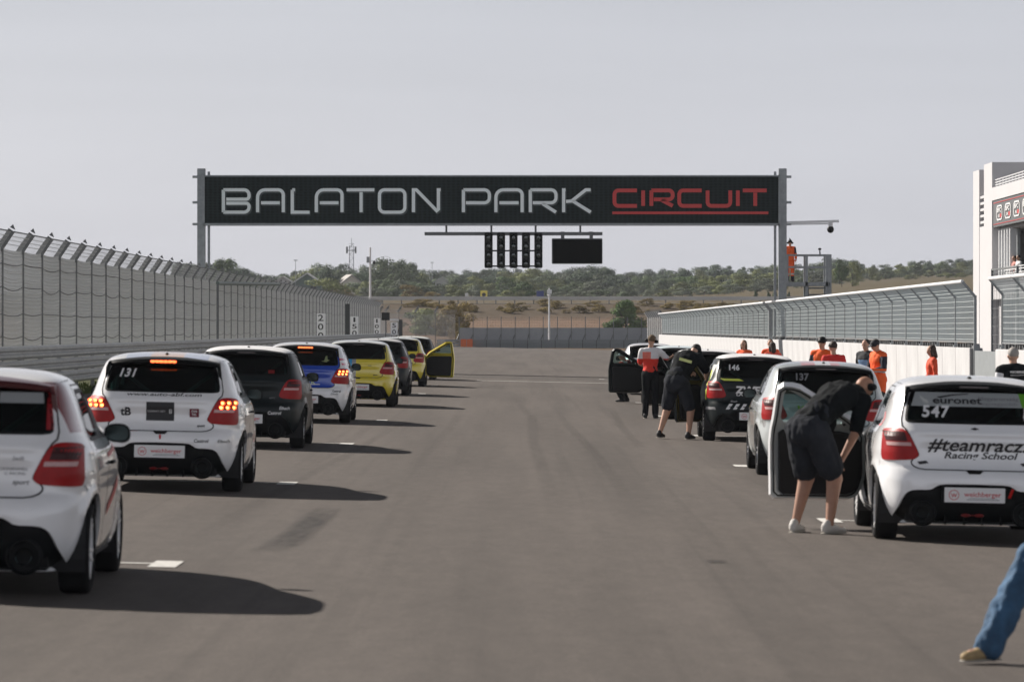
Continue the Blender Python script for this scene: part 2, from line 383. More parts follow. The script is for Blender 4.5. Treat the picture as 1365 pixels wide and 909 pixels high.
def build_shell():
    regs = []   # (name, side, polygon in the shell's own coordinates), later ones cut into earlier ones
    for s in (1, -1):    # the front panels meet the seam of the shell's coordinates, so each is cut in two halves
        for nm, pl in (('bonnet', BON), ('windscreen', WSC), ('grille', GRL)): regs.append((nm, s, [uv_front(x * s, z) for x, z in _dense(pl, .05)]))
    regs.append(('tailgate', 0, rear_poly(TAILGATE, 1)))
    for s in (1, -1):
        regs.append(('front_door', s, side_poly(FDOOR, s))); regs.append(('rear_door', s, side_poly(RDOOR, s)))
    b = [uv_rear(x, z) for x, z in _dense([(-.58, .73), (-.565, .69), (-.48, .648), (.48, .648), (.565, .69), (.58, .73), (.83, .725)], .04)[:-20]]
    half = [uv_rear(.48, .648), uv_rear(.53, .665), uv_rear(.568, .695), uv_rear(.58, .73), uv_rear(.70, .728), uv_rear(.80, .726), uv_side(-.24, .72), uv_side(-.26, .6), uv_side(-.32, .50), uv_side(-.35, .35), uv_side(-.33, .175), uv_side(-.36, .1702)]
    bot = [uv_rear(x, .1702) for x in np.linspace(.66, -.66, 30)]
    top = [uv_rear(x, .648) for x in np.linspace(-.44, .44, 24)]
    regs.append(('rear_bumper', 0, top + half + bot + [(-u, v) for u, v in reversed(half)]))
    regs.append(('diffuser', 0, rear_poly(DIFF, 1)))
    for s in (1, -1):
        regs.append(('tail_light', s, [(u * s, v) for u, v in rear_poly(LIGHT, 2, .02)]))
        regs.append(('front_window', s, side_poly(FGLASS, s))); regs.append(('rear_side_window', s, side_poly(RGLASS, s)))
        hl = [uv_front(x * s, z) for x, z in _dense(rounded([(.56, .66), (.60, .80), (.74, .86), (.80, .80), (.78, .68)], 1), .03)]
        regs.append(('headlight', s, hl))
        for yw in (0, 2.45): regs.append(('hole', s, [uv_side(y, z, s) for y, z in circ(yw, .31, .365)]))
    regs.append(('rear_window', 0, rear_poly(RWINDOW, 1)))
    # constrained triangulation
    V = []; E = []
    tmax = float(_arc[-1]); um = math.pi * UK
    def loop(p):
        n = len(V); V.extend(p); E.extend((n + i, n + (i + 1) % len(p)) for i in range(len(p)))
    dom = [(u, 0.) for u in np.linspace(-um, um, 150)] + [(um, t) for t in np.linspace(0, tmax, 60)[1:-1]] + [(u, tmax) for u in np.linspace(um, -um, 60)] + [(-um, t) for t in np.linspace(tmax, 0, 60)[1:-1]]
    loop(dom)
    for r in regs: loop(r[2])
    B = np.array(V)
    G = []
    zt = np.arange(.03, tmax - .02, .045)
    for j, t in enumerate(zt):
        z = float(t2z(t)); st = .055 if z < 1.44 else .12
        for i, u in enumerate(np.arange(-um + .03, um - .02, st)):
            if abs(u) > 1.9 * UK and (i + j) % 2: continue
            G.append((u + (j % 2) * st * .5, t))
    G = np.array(G); keep = np.ones(len(G), bool)
    for k in range(0, len(G), 500):
        d = np.abs(G[k:k+500, None, :] - B[None]); keep[k:k+500] = (d[..., 0]**2 + d[..., 1]**2).min(1) > .018**2
    V += [tuple(p) for p in G[keep]]
    res = delaunay_2d_cdt([Vector(p) for p in V], E, [], 0, 1e-5)
    P = np.array([tuple(p) for p in res[0]]); T = np.array([tuple(f) for f in res[2] if len(f) == 3])
    C = P[T].mean(1)
    lab = np.full(len(T), -1)
    for k, r in enumerate(regs): lab[inpoly(C, r[2])] = k
    phi = P[:, 0] / UK; z = t2z(P[:, 1])
    return dict(regs=regs, P=P, T=T, lab=lab, X=surf(phi, z), N=normal(phi, z))
SH = build_shell()

def shell_part(name, keys, th=.022, off=0., pivot=(0, 0, 0), cap=False):
    """the triangles of the given regions as a panel with real thickness; slot 0 outside and edges, slot 1 inside"""
    ids = [k for k, r in enumerate(SH['regs']) if (r[0], r[1]) in keys] + ([-1] if ('body', 0) in keys else [])
    T = SH['T'][np.isin(SH['lab'], ids)]
    used = np.unique(T); mp = np.full(len(SH['X']), -1); mp[used] = np.arange(len(used)); T = mp[T]
    X = SH['X'][used] + off * SH['N'][used]; N = SH['N'][used]; n = len(X)
    Xi = X - th * N
    ed = {}
    for t in T:
        for a, b in ((t[0], t[1]), (t[1], t[2]), (t[2], t[0])): ed[(a, b)] = 1
    bd = [(a, b) for (a, b) in ed if (b, a) not in ed]
    a_, b_, c_ = X[T[:, 0]], X[T[:, 1]], X[T[:, 2]]
    flip = np.einsum('ij,ij->i', np.cross(b_ - a_, c_ - a_), N[T[:, 0]]) < 0
    if flip.mean() > .5: T = T[:, ::-1]; bd = [(b, a) for a, b in bd]
    faces = [tuple(t) for t in T] + [(t[2] + n, t[1] + n, t[0] + n) for t in T] + [(b, a, a + n, b + n) for a, b in bd]
    nt_ = len(T); verts = np.concatenate([X, Xi]); extra = 0
    if cap:   # flat top of the roof
        top = [k for k in range(n) if X[k][2] > 1.4945]
        c = X[top].mean(0); ang = sorted(top, key=lambda k: math.atan2(X[k][0] - c[0], X[k][1] - c[1])); faces.append(tuple(reversed(ang))); extra = 1
    me = bpy.data.meshes.new(name); me.from_pydata([tuple(v - np.array(pivot)) for v in verts], [], faces)
    me.materials.append(None); me.materials.append(None)
    mi = np.zeros(len(faces), int); mi[nt_:2 * nt_] = 1; me.polygons.foreach_set('material_index', mi)
    me.polygons.foreach_set('use_smooth', [i < 2 * nt_ or i >= len(faces) - extra for i in range(len(faces))])
    me.update()
    ln = np.zeros((len(me.loops), 3)); vi = np.zeros(len(me.loops), int); me.loops.foreach_get('vertex_index', vi)
    ln[:nt_ * 3] = N[vi[:nt_ * 3]]
    me.normals_split_custom_set([tuple(v) for v in ln])
    return me
def ribbon(mb, path, w=.010, off=.0015, closed=True):
    """thin dark line lying on the shell along a path of shell coordinates"""
    P = np.array(path); n = len(P); nxt = np.roll(P, -1, 0); prv = np.roll(P, 1, 0)
    if not closed: nxt[-1] = P[-1]; prv[0] = P[0]
    ph = P[:, 0] / UK; z = t2z(P[:, 1]); X = surf(ph, z); N = normal(ph, z)
    def at(q): return surf(q[:, 0] / UK, t2z(q[:, 1]))
    d = at(nxt) - at(prv); s = np.cross(d, N); s /= np.maximum(np.linalg.norm(s, axis=1, keepdims=True), 1e-9)
    A = X + s * w / 2 + N * off; B = X - s * w / 2 + N * off
    m = n if closed else n - 1
    mb.add(list(map(tuple, A)) + list(map(tuple, B)), [(i, (i + 1) % n, n + (i + 1) % n, n + i) for i in range(m)])

# shared meshes, built once
HINGE = {1: tuple(side_pt(1.96, .7, 1, -.02)[:2]) + (0,), -1: tuple(side_pt(1.96, .7, -1, -.02)[:2]) + (0,)}
HINGER = {1: tuple(side_pt(.97, .7, 1, -.02)[:2]) + (0,), -1: tuple(side_pt(.97, .7, -1, -.02)[:2]) + (0,)}
CM = {}
CM['body'] = shell_part('body', [('body', 0)], .03, cap=True)
CM['bonnet'] = shell_part('bonnet', [('bonnet', 1), ('bonnet', -1)])
CM['windscreen'] = shell_part('windscreen', [('windscreen', 1), ('windscreen', -1)], .006, -.004)
CM['grille'] = shell_part('grille', [('grille', 1), ('grille', -1)], .02, -.03)
CM['tailgate'] = shell_part('tailgate', [('tailgate', 0)], .03)
CM['rear_window'] = shell_part('rear_window', [('rear_window', 0)], .005, -.001)
CM['rear_bumper'] = shell_part('rear_bumper', [('rear_bumper', 0)], .03, .003)
CM['diffuser'] = shell_part('diffuser', [('diffuser', 0)], .02, -.028)
for s in (1, -1):
    CM['tail_light', s] = shell_part('tail_light', [('tail_light', s)], .03, .010)
    CM['headlight', s] = shell_part('headlight', [('headlight', s)], .02, .004)
    CM['front_door', s] = shell_part('door', [('front_door', s)], .05, pivot=HINGE[s])
    CM['rear_door', s] = shell_part('door', [('rear_door', s)], .05, pivot=HINGER[s])
    CM['front_window', s] = shell_part('side_window', [('front_window', s)], .005, -.006, pivot=HINGE[s])
    CM['rear_side_window', s] = shell_part('side_window', [('rear_side_window', s)], .005, -.006, pivot=HINGER[s])

M_RUB = mat('tyre_rubber', (.011, .011, .012), .85, spec=.15, bump=.2, bscale=60)
M_BLK = mat('black_plastic', (.006, .007, .008), .5, spec=.15)
M_DARK = mat('cabin_black', (.012, .012, .013), .8)
M_LINE = mat('panel_gap', (.006, .006, .006), .9)
M_RIMW = mat('white_rim', (.75, .75, .75), .35, coat=.5, var=.1, scale=9)
M_RIMS = mat('silver_rim', (.55, .56, .58), .3, metal=.7, var=.15, scale=9)
M_RIMB = mat('black_rim', (.03, .03, .03), .35, coat=.4)
M_STEEL = mat('brake_steel', (.35, .34, .33), .4, metal=.9)
M_RED = mat('tail_lamp_red', lin((160, 10, 14)), .42, coat=.12, spec=.2, var=.2, scale=14)
M_REDD = mat('tail_lamp_dark', lin((58, 6, 9)), .35, coat=.1, spec=.2)
M_CLR = mat('tail_lamp_clear', lin((200, 158, 156)), .4, coat=.2, var=.3, scale=90)
M_LED = mat('lit_lamp', (1, .2, .05), .3, emit=lin((255, 96, 50)), estr=2.6)
M_LEDC = mat('lit_lamp_core', (1, .7, .3), .3, emit=lin((255, 190, 90)), estr=4.)
M_PLATE = mat('plate_white', (.74, .74, .74), .45)
M_PRED = mat('plate_lettering', lin((196, 60, 66)), .5)
M_GLASS = glass_mat('tinted_glass', (.26, .40, .38), .55)
M_SIDEG = glass_mat('side_glass', (.55, .66, .65), .8)
M_CAGE = mat('cage_paint', (.45, .48, .48), .4)
M_CHR = mat('dark_mirror', (.035, .045, .045), .15, metal=1.)

def mk(mb, name, m, **k):
    o = mb.build(name, m, **k); me = o.data; bpy.data.objects.remove(o); return me
def wheel_mesh():
    W = .205; a = MB(); R0 = .308
    prof = [(.222, 0), (.235, .004), (.268, -.006), (.292, .004), (.304, .022), (R0, .05), (R0, W - .05), (.304, W - .022), (.292, W - .004), (.235, W), (.222, W - .004)]
    prof = [(r, W / 2 - h) for r, h in prof]
    a.lathe(prof, 'x', 40, closed=True)
    tyre = mk(a, 'tyre', M_RUB, smooth=True, angle=50)
    b = MB(); b.lathe([(.226, .10), (.218, .085), (.205, .08), (.20, .02), (.20, -.09), (.226, -.10)], 'x', 40)
    for k in range(5):
        for dk in (-.17, .17):
            an = 2 * math.pi * k / 5 + dk; an2 = 2 * math.pi * k / 5 + dk * .55
            p = (.055, .035 * math.cos(an2) * 1.3, .035 * math.sin(an2) * 1.3); q = (.085, .207 * math.cos(an), .207 * math.sin(an))
            b.bar(p, q, .022, .026, up=(1, 0, 0))
    b.lathe([(0, .075), (.03, .074), (.055, .062), (.058, .03)], 'x', 20)
    rim = mk(b, 'rim', None, smooth=True, angle=35)
    c = MB(); c.lathe([(.02, .0), (.15, .0), (.15, -.022), (.02, -.022)], 'x', 28); c.box((-.03, -.06, .08), (.03, .06, .155))
    disc = mk(c, 'brake_disc', M_STEEL, smooth=True, angle=35)
    return tyre, rim, disc
CM['tyre'], CM['rim'], CM['disc'] = wheel_mesh()

def _mesh_lamp():
    """inner pieces of the right tail lamp: dark upper window, clear lower bar, six LED spots"""
    def strip(x0, x1, z0, z1, off, nx=8, sl=0.):
        mb = MB(); V = []; F = []
        for j in range(3):
            for i in range(nx + 1):
                zz_ = z0 + (z1 - z0) * j / 2; V.append(rear_pt(x0 + (x1 - x0) * i / nx + sl * (zz_ - z0), zz_, off))
        for j in range(2):
            for i in range(nx): k = j * (nx + 1) + i; F.append((k, k + 1, k + nx + 2, k + nx + 1))
        mb.add(V, F); return mb
    d = strip(.595, .77, .905, .985, .0125, sl=.3)
    l = strip(.560, .760, .862, .893, .0145, sl=.25)
    g = MB(); core = MB()
    for r in range(2):
        for c in range(3):
            p = rear_pt(.632 + .062 * c + .012 * r, .915 + .046 * r, .014)
            g.ellipsoid(p, (.028, .006, .022), 14, 8); core.ellipsoid(p + np.array((0, -.006, 0)), (.014, .003, .011), 10, 6)
    return d, l, g, core
_d, _l, _g, _c = _mesh_lamp()
def _mir(mb):
    m = MB(); m.v = [(-x, y, z) for x, y, z in mb.v]; m.f = [tuple(reversed(f)) for f in mb.f]; m.mi = list(mb.mi); return m
for s in (1, -1):
    f = (lambda a: a) if s == 1 else _mir
    CM['lamp_window', s] = mk(f(_d), 'lamp_window', M_REDD); CM['lamp_bar', s] = mk(f(_l), 'lamp_bar', M_CLR)
    CM['led', s] = mk(f(_g), 'led_cluster', M_LED, smooth=True); CM['ledc', s] = mk(f(_c), 'led_core', M_LEDC, smooth=True)

def _spoiler():
    mb = MB(); sec = [(-.12, 1.448), (-.24, 1.438), (-.345, 1.424), (-.362, 1.405), (-.355, 1.385), (-.31, 1.368), (-.24, 1.37)]
    n = 22; V = []; F = []
    for i in range(n + 1):
        x = -.60 + 1.20 * i / n; a = abs(x) / .60
        for y, z in sec: V.append((x, y + .10 * a**4, z - .035 * a**2 - (.012 * a**8)))
    m = len(sec)
    for i in range(n):
        for j in range(m): k = (j + 1) % m; F.append((i*m+j, i*m+k, (i+1)*m+k, (i+1)*m+j))
    F += [tuple(range(m)), tuple(n*m + j for j in range(m-1, -1, -1))]
    mb.add(V, F)
    for s in (1, -1):   # fins running down beside the glass
        P = [(.598, -.27, 1.385), (.598, -.12, 1.395), (.625, -.27, 1.25), (.630, -.335, 1.21), (.618, -.335, 1.33)]
        a = [(p[0] * s, p[1], p[2]) for p in P]; b = [((p[0] - .03) * s, p[1] + .005, p[2]) for p in P]
        k = len(P); mb.add(a + b, [tuple(range(k)), tuple(range(2*k-1, k-1, -1))] + [(i, i+k, (i+1) % k + k, (i+1) % k) for i in range(k)])
    return mk(mb, 'spoiler', M_BLK, smooth=True, angle=32)
CM['spoiler'] = _spoiler()
def _simple(name, m, fn, **k):
    mb = MB(); fn(mb); CM[name] = mk(mb, name, m, **k)
def _f(mb):
    for x0 in (-.62, .0): pass
    mb.box((-.60, -.48, .19), (.60, 2.9, .27)); mb.box((-.80, .42, .21), (.80, 2.03, .29)); mb.box((-.58, -.44, .27), (.58, .45, .52)); mb.box((-.70, 1.9, .27), (.70, 2.0, .95)); mb.box((-.55, 2.0, .27), (.55, 2.9, .6))
    mb.tube([(-.62, 0, .31), (.62, 0, .31)], .05, 10)
_simple('underbody', M_DARK, _f)
def _f(mb):
    n = 16; V = []; F = []
    for i in range(n + 1):
        a = math.pi * (-.13 + 1.26 * i / n); c, d = .372 * math.cos(a), .372 * math.sin(a)
        V += [(.835, c, .31 + d), (.58, c, .31 + d)]
    for i in range(n): F.append((2*i, 2*i+1, 2*i+3, 2*i+2))
    V.append((.58, 0, .31)); F += [(2*i+1, 2*i+3, len(V)-1) for i in range(n)]
    mb.add(V, F)
_simple('arch_liner', M_DARK, _f)
def _f(mb):
    r, y0, y1 = .055, -.635, -.40
    mb.lathe([(r - .006, y1), (r - .006, y0), (r, y0 - .004), (r + .003, y0 + .01), (r + .003, y1)], 'y', 20, c=(0, 0, .275))
_simple('exhaust', M_CHR, _f, smooth=True, angle=40)
def _f(mb):
    mb.lathe([(0, -.55), (.12, -.56), (.125, -.60), (.105, -.615), (.10, -.58), (.0, -.575)], 'y', 24, c=(0, 0, .275))
_simple('exhaust_surround', M_BLK, _f, smooth=True, angle=40)
def _f(mb):
    for z in (.22,):
        for x in (-.42, -.25, -.08, .08, .25, .42): mb.prism([(-.60, .17), (-.46, .17), (-.46, .30), (-.605, .22)], 'x', x - .006, x + .006)
    mb.box((-.60, -.60, .185), (.60, -.45, .197))
_simple('diffuser_fin', M_BLK, _f)
def _f(mb):
    mb.prism(rounded([(.03, -.06), (.20, -.075), (.215, .02), (.17, .075), (.05, .07), (.01, .02)], 2), 'y', 0, .09)
    mb.v = [((x - .11) * (1 - 2.2 * max(0, y)**1) + .11, y, z * (1 - 2.6 * y)) for x, y, z in mb.v]
    mb.bar((-.06, .03, -.04), (.05, .03, -.02), .03, .04)
_simple('mirror_r', M_BLK, _f, smooth=True, angle=50, bevel=.012)
_m = MB(); _m.v = [(-v.co.x, v.co.y, v.co.z) for v in CM['mirror_r'].vertices]; _m.f = [tuple(reversed(p.vertices)) for p in CM['mirror_r'].polygons]; _m.mi = [0] * len(_m.f)
CM['mirror_l'] = mk(_m, 'mirror_l', M_BLK, smooth=True, angle=50)
_simple('mirror_glass_r', M_CHR, lambda mb: mb.prism(rounded([(.045, -.045), (.185, -.055), (.195, .018), (.16, .058), (.06, .053), (.03, .015)], 2), 'y', -.003, .002))
_m = MB(); _m.v = [(-v.co.x, v.co.y, v.co.z) for v in CM['mirror_glass_r'].vertices]; _m.f = [tuple(reversed(p.vertices)) for p in CM['mirror_glass_r'].polygons]; _m.mi = [0] * len(_m.f)
CM['mirror_glass_l'] = mk(_m, 'mirror_glass_l', M_CHR)
def _f(mb):
    mb.prism(rounded([(.10, .30), (.62, .34), (.66, .42), (.22, .44), (.10, .95), (.12, 1.12), (.02, 1.16), (-.06, 1.05), (-.02, .35)], 1), 'x', -.24, .24)
    mb.v = [(x, y + .62, z - .02) for x, y, z in mb.v]
_simple('seat', M_DARK, _f, bevel=.02)
def _f(mb):
    r = .021
    mb.tube([(-.62, .38, .3), (-.60, .38, 1.25), (-.50, .36, 1.37), (.50, .36, 1.37), (.60, .38, 1.25), (.62, .38, .3)], r, 8)
    mb.tube([(-.56, .37, 1.32), (.60, .38, .45)], r, 8); mb.tube([(.56, .37, 1.32), (-.60, .38, .45)], r, 8)
    mb.tube([(-.60, .38, .95), (.60, .38, .95)], r, 8)
    for s in (1, -1):
        mb.tube([(s * .53, .37, 1.34), (s * .58, -.12, .62)], r, 8)
        mb.tube([(s * .52, .37, 1.35), (s * .52, 1.0, 1.37), (s * .60, 1.45, 1.10), (s * .66, 1.78, .85), (s * .66, 1.8, .3)], r, 8)
    mb.tube([(-.52, 1.0, 1.37), (.52, 1.0, 1.37)], r, 8)
_simple('roll_cage', M_CAGE, _f, smooth=True, angle=60)
_simple('steering_wheel', M_BLK, lambda mb: (mb.tube([(-.35 + .17 * math.cos(a), 1.45 - .04 * math.sin(a), .92 + .17 * math.sin(a)) for a in np.linspace(0, 2 * math.pi, 25)], .015, 6, caps=False), mb.bar((-.52, 1.46, .92), (-.18, 1.46, .92), .03, .02), mb.bar((-.35, 1.46, .92), (-.35, 1.8, .85), .05)), smooth=True, angle=60)
def _f(mb):
    for s in (1, -1):
        ribbon(mb, side_poly(FDOOR, s)); ribbon(mb, side_poly(RDOOR, s))
        fl = circ(0, 0, .075, 20); ribbon(mb, [uv_side(-.10 + y * .9, .82 + z - .17, 1) for y, z in fl], .005)
    for s in (1, -1): ribbon(mb, [uv_front(x * s, z) for x, z in _dense(BON, .05)][:-20], closed=False)
    ribbon(mb, [uv_side(y, z, 1) for y, z in ((-.24, .725), (-.25, .66), (-.27, .56))], .006, .004, False); ribbon(mb, [uv_side(y, z, -1) for y, z in ((-.24, .725), (-.25, .66), (-.27, .56))], .006, .004, False)
    for s in (1, -1):   # joint between roof and rear pillar
        ribbon(mb, [uv_side(y, z, s) for y, z in ((-.13, 1.40), (.05, 1.41), (.3, 1.415), (.8, 1.417), (1.1, 1.41))], .006, .0015, False)
_simple('shut_line', M_LINE, _f, fix=False)
_simple('tailgate_gap', M_LINE, lambda mb: ribbon(mb, rear_poly(TAILGATE, 1), .012, .0045), fix=False)
def _f(mb):
    ribbon(mb, rear_poly(RWINDOW, 1), .022, .0035)
_simple('window_seal', M_BLK, _f, fix=False)
def _f(mb):
    for s in (1, -1):   # black frames round the side glass
        ribbon(mb, side_poly(FGLASS, s), .03, .003); ribbon(mb, side_poly(RGLASS, s), .03, .003)
        for y in (1.0,):
            V = [side_pt(y + d, z, s, .003) for z in np.linspace(1.02, 1.35, 6) for d in (-.075, .075)]
            mb.add(V, [(2*i, 2*i+1, 2*i+3, 2*i+2) for i in range(5)])
_simple('window_surround', M_BLK, _f, fix=False)
_simple('plate', M_PLATE, lambda mb: mb.box((-.27, -.672, .373), (.27, -.662, .505)), bevel=.003)
_simple('plate_holder', M_BLK, lambda mb: mb.box((-.29, -.663, .365), (.29, -.60, .515)), bevel=.006)
def _f(mb):
    flat_text(mb, 'weichberger', (.07, -.6735, .448), .042, width=.33, bold=.01)
    mb.lathe([(.040, -.6735), (.046, -.6735)], 'y', 24, c=(-.185, 0, .439)); flat_text(mb, 'w', (-.185, -.6738, .445), .055)
_simple('plate_text', M_PRED, _f, fix=False)
_simple('plate_small', mat('grey_print', (.3, .3, .32), .6), lambda mb: (mb.box((-.07, -.6732, .395), (.22, -.6722, .402)), mb.box((-.05, -.6732, .409), (.20, -.6722, .414))), fix=False)
def _f(mb):
    mb.ellipsoid((-.07, -.585, .255), (.045, .02, .016), 12, 6); mb.ellipsoid((.05, -.585, .255), (.045, .02, .016), 12, 6); mb.box((-.07, -.585, .250), (.05, -.575, .26))
_simple('fog_lamp', mat('fog_red', lin((120, 8, 10)), .3), _f, smooth=True)
_simple('tow_strap', mat('strap_red', lin((205, 30, 24)), .6), lambda mb: mb.bar((.31, -.66, .42), (.335, -.70, .50), .025, .01))
_simple('antenna', M_BLK, lambda mb: (mb.ellipsoid((0, .10, 1.478), (.02, .04, .012), 10, 6)), smooth=True)
_simple('boot_latch', M_BLK, lambda mb: mb.prism([(-.075, .655), (.075, .655), (.05, .625), (-.05, .625)], 'y', -.625, -.585))
_simple('brake_bar', mat('brake_bar_off', (.06, .04, .04), .2, coat=.5), lambda mb: mb.box((-.13, -.370, 1.389), (.13, -.350, 1.405)), bevel=.003)
_simple('brake_bar_lit', M_LED, lambda mb: [mb.ellipsoid((-.115 + .046 * i, -.366, 1.396), (.026, .010, .015), 12, 8) for i in range(6)], smooth=True)
DTR = {False: [(1.02, .27), (1.01, 1.0), (1.78, 1.0), (1.98, .92), (1.99, .5), (1.93, .33), (1.85, .27)], True: [(.98, .27), (.98, 1.0), (.12, 1.0), (.11, .85), (.22, .74), (.38, .60), (.43, .42), (.43, .27)]}
def _trim(mb, poly, piv, s):   # black trim on the inside of a door
    cy = sum(p[0] for p in poly) / len(poly); cz = .62
    q = [(cy + (y - cy) * .86, cz + (z - cz) * .88) for y, z in DTR[poly is RDOOR]]
    q = rounded(q, 1)
    V = [side_pt(y, z, s, -.052) - np.array(piv) for y, z in q] + [side_pt(y, z, s, -.10) - np.array(piv) for y, z in q]; n = len(q)
    mb.add(V, [tuple(range(n)), tuple(range(2*n-1, n-1, -1))] + [(i, i+n, (i+1) % n + n, (i+1) % n) for i in range(n)])
for s in (1, -1):
    _simple('door_trim%d' % s, M_DARK, lambda mb: _trim(mb, FDOOR, HINGE[s], s)); CM['ftrim', s] = CM['door_trim%d' % s]
    _simple('door_trimr%d' % s, M_DARK, lambda mb: _trim(mb, RDOOR, HINGER[s], s)); CM['rtrim', s] = CM['door_trimr%d' % s]
    def _seal(mb):
        q = [(1.46 + (y - 1.46) * .93, .83 + (z - .83) * .955) for y, z in rounded(FDOOR, 1)]
        pts = [tuple(side_pt(y, z, s, -.055) - np.array(HINGE[s])) for y, z in _dense(q, .06)]; mb.tube(pts + pts[:1], .008, 5, caps=False)
    _simple('seal%d' % s, M_BLK, _seal); CM['seal', s] = CM['seal%d' % s]
    def _h(mb):
        a = side_pt(1.12, .84, s, .02) - np.array(HINGE[s]); b = side_pt(1.30, .84, s, .02) - np.array(HINGE[s]); mb.tube([a + np.array((-.02 * s, 0, 0)), a, b, b + np.array((-.02 * s, 0, 0))], .012, 8)
    _simple('handle%d' % s, M_BLK, _h, smooth=True); CM['handle', s] = CM['handle%d' % s]

def inst(name, me, parent, mats=None, loc=None, rot=None):
    o = bpy.data.objects.new(name, me); col.objects.link(o); o.parent = parent
    if loc: o.location = loc
    if rot: o.rotation_euler = rot
    if mats:
        for i, m in enumerate(mats):
            if i < len(o.material_slots): o.material_slots[i].link = 'OBJECT'; o.material_slots[i].material = m
    return o

def ground_z(x): return -.022 * (max(-13., min(11.2, x)) + 3.9)
TILT = math.atan(.022)

def make_car(label, x, y, yaw=0., paint=None, gate=None, bumper=None, rim=None, lit=False, brake=False, open_door=None, spoil=None, window=None, group='racing hatchbacks waiting on the starting grid', roof=None, strap=False, door_deg=68):
    car = empty('racing_hatchback', (x, y, ground_z(x)), (0, TILT, R(yaw)), label, 'car', group)
    gate = gate or paint; bumper = bumper or paint; rim = rim or M_RIMS
    P = {}
    P['body'] = inst('body', CM['body'], car, [paint, M_DARK])
    P['roof'] = None
    inst('bonnet', CM['bonnet'], car, [paint, M_DARK]); inst('windscreen', CM['windscreen'], car, [M_SIDEG, M_SIDEG]); inst('grille', CM['grille'], car, [M_BLK, M_BLK])
    g = P['gate'] = inst('tailgate', CM['tailgate'], car, [gate, M_DARK])
    w = P['glass'] = inst('rear_window', CM['rear_window'], g, [window or M_GLASS] * 2); inst('window_seal', CM['window_seal'], w); inst('panel_gap', CM['tailgate_gap'], g)
    inst('latch', CM['boot_latch'], g)
    sp = inst('spoiler', CM['spoiler'], car, [spoil or M_BLK]); inst('brake_light', CM['brake_bar_lit' if brake else 'brake_bar'], sp)
    b = P['bumper'] = inst('rear_bumper', CM['rear_bumper'], car, [bumper, M_DARK])
    d = inst('diffuser', CM['diffuser'], car, [M_BLK, M_BLK]); 
    for xx in (-.455, .455): inst('exhaust', CM['exhaust'], d, loc=(xx, 0, 0)); inst('exhaust_surround', CM['exhaust_surround'], d, loc=(xx, 0, 0))
    inst('fin', CM['diffuser_fin'], d); inst('fog_lamp', CM['fog_lamp'], d)
    pl = P['plate'] = inst('number_plate', CM['plate'], car); inst('plate_lettering', CM['plate_text'], pl); inst('plate_print', CM['plate_small'], pl); inst('plate_holder', CM['plate_holder'], pl)
    if strap: inst('tow_strap', CM['tow_strap'], car)
    inst('antenna', CM['antenna'], car); inst('underbody', CM['underbody'], car); [inst('arch_liner', CM['arch_liner'], car, loc=(0, yy, 0), rot=(0, 0, rz)) for yy in (0, 2.45) for rz in (0, math.pi)]
    inst('panel_gap', CM['shut_line'], car)
    if not open_door: inst('window_surround', CM['window_surround'], car)
    inst('roll_cage', CM['roll_cage'], car); inst('steering_wheel', CM['steering_wheel'], car)
    for xx in (-.36, .36): inst('seat', CM['seat'], car, loc=(xx, 0, 0))
    for s in (1, -1):
        t = inst('tail_light', CM['tail_light', s], car, [M_RED, M_REDD])
        inst('lamp_bar', CM['lamp_bar', s], t)
        if lit: l = inst('led_cluster', CM['led', s], t); inst('led_core', CM['ledc', s], t)
        else: inst('lamp_window', CM['lamp_window', s], t)
        inst('headlight', CM['headlight', s], car, [M_CLR, M_BLK])
        op = open_door == s
        fd = P['fdoor', s] = inst('door', CM['front_door', s], car, [paint, paint if op else M_DARK], HINGE[s])
        if op: fd.rotation_euler = (0, 0, R(door_deg * s))
        inst('side_window', CM['front_window', s], fd, [M_SIDEG] * 2); inst('door_trim', CM['ftrim', s], fd); inst('handle', CM['handle', s], fd)
        if op: inst('door_seal', CM['seal', s], fd)
        rd = P['rdoor', s] = inst('door', CM['rear_door', s], car, [paint, M_DARK], HINGER[s]); inst('side_window', CM['rear_side_window', s], rd, [M_SIDEG] * 2); inst('door_trim', CM['rtrim', s], rd)
        mp = Vector(side_pt(1.70, 1.03, s, 0)); 
        # the mirror is carried by the front door
        mo = inst('wing_mirror', CM['mirror_r' if s == 1 else 'mirror_l'], fd, [M_BLK], tuple(mp - Vector(HINGE[s])))
        inst('mirror_glass', CM['mirror_glass_r' if s == 1 else 'mirror_glass_l'], mo, [M_CHR])
        for yy in (0, 2.45):
            wh = inst('wheel', CM['tyre'], car, [M_RUB], (s * .745, yy, .308), (R(random.uniform(0, 70)), 0, 0 if s == 1 else R(180)))
            inst('rim', CM['rim'], wh, [rim]); inst('brake_disc', CM['disc'], wh)
    P['car'] = car
    return P

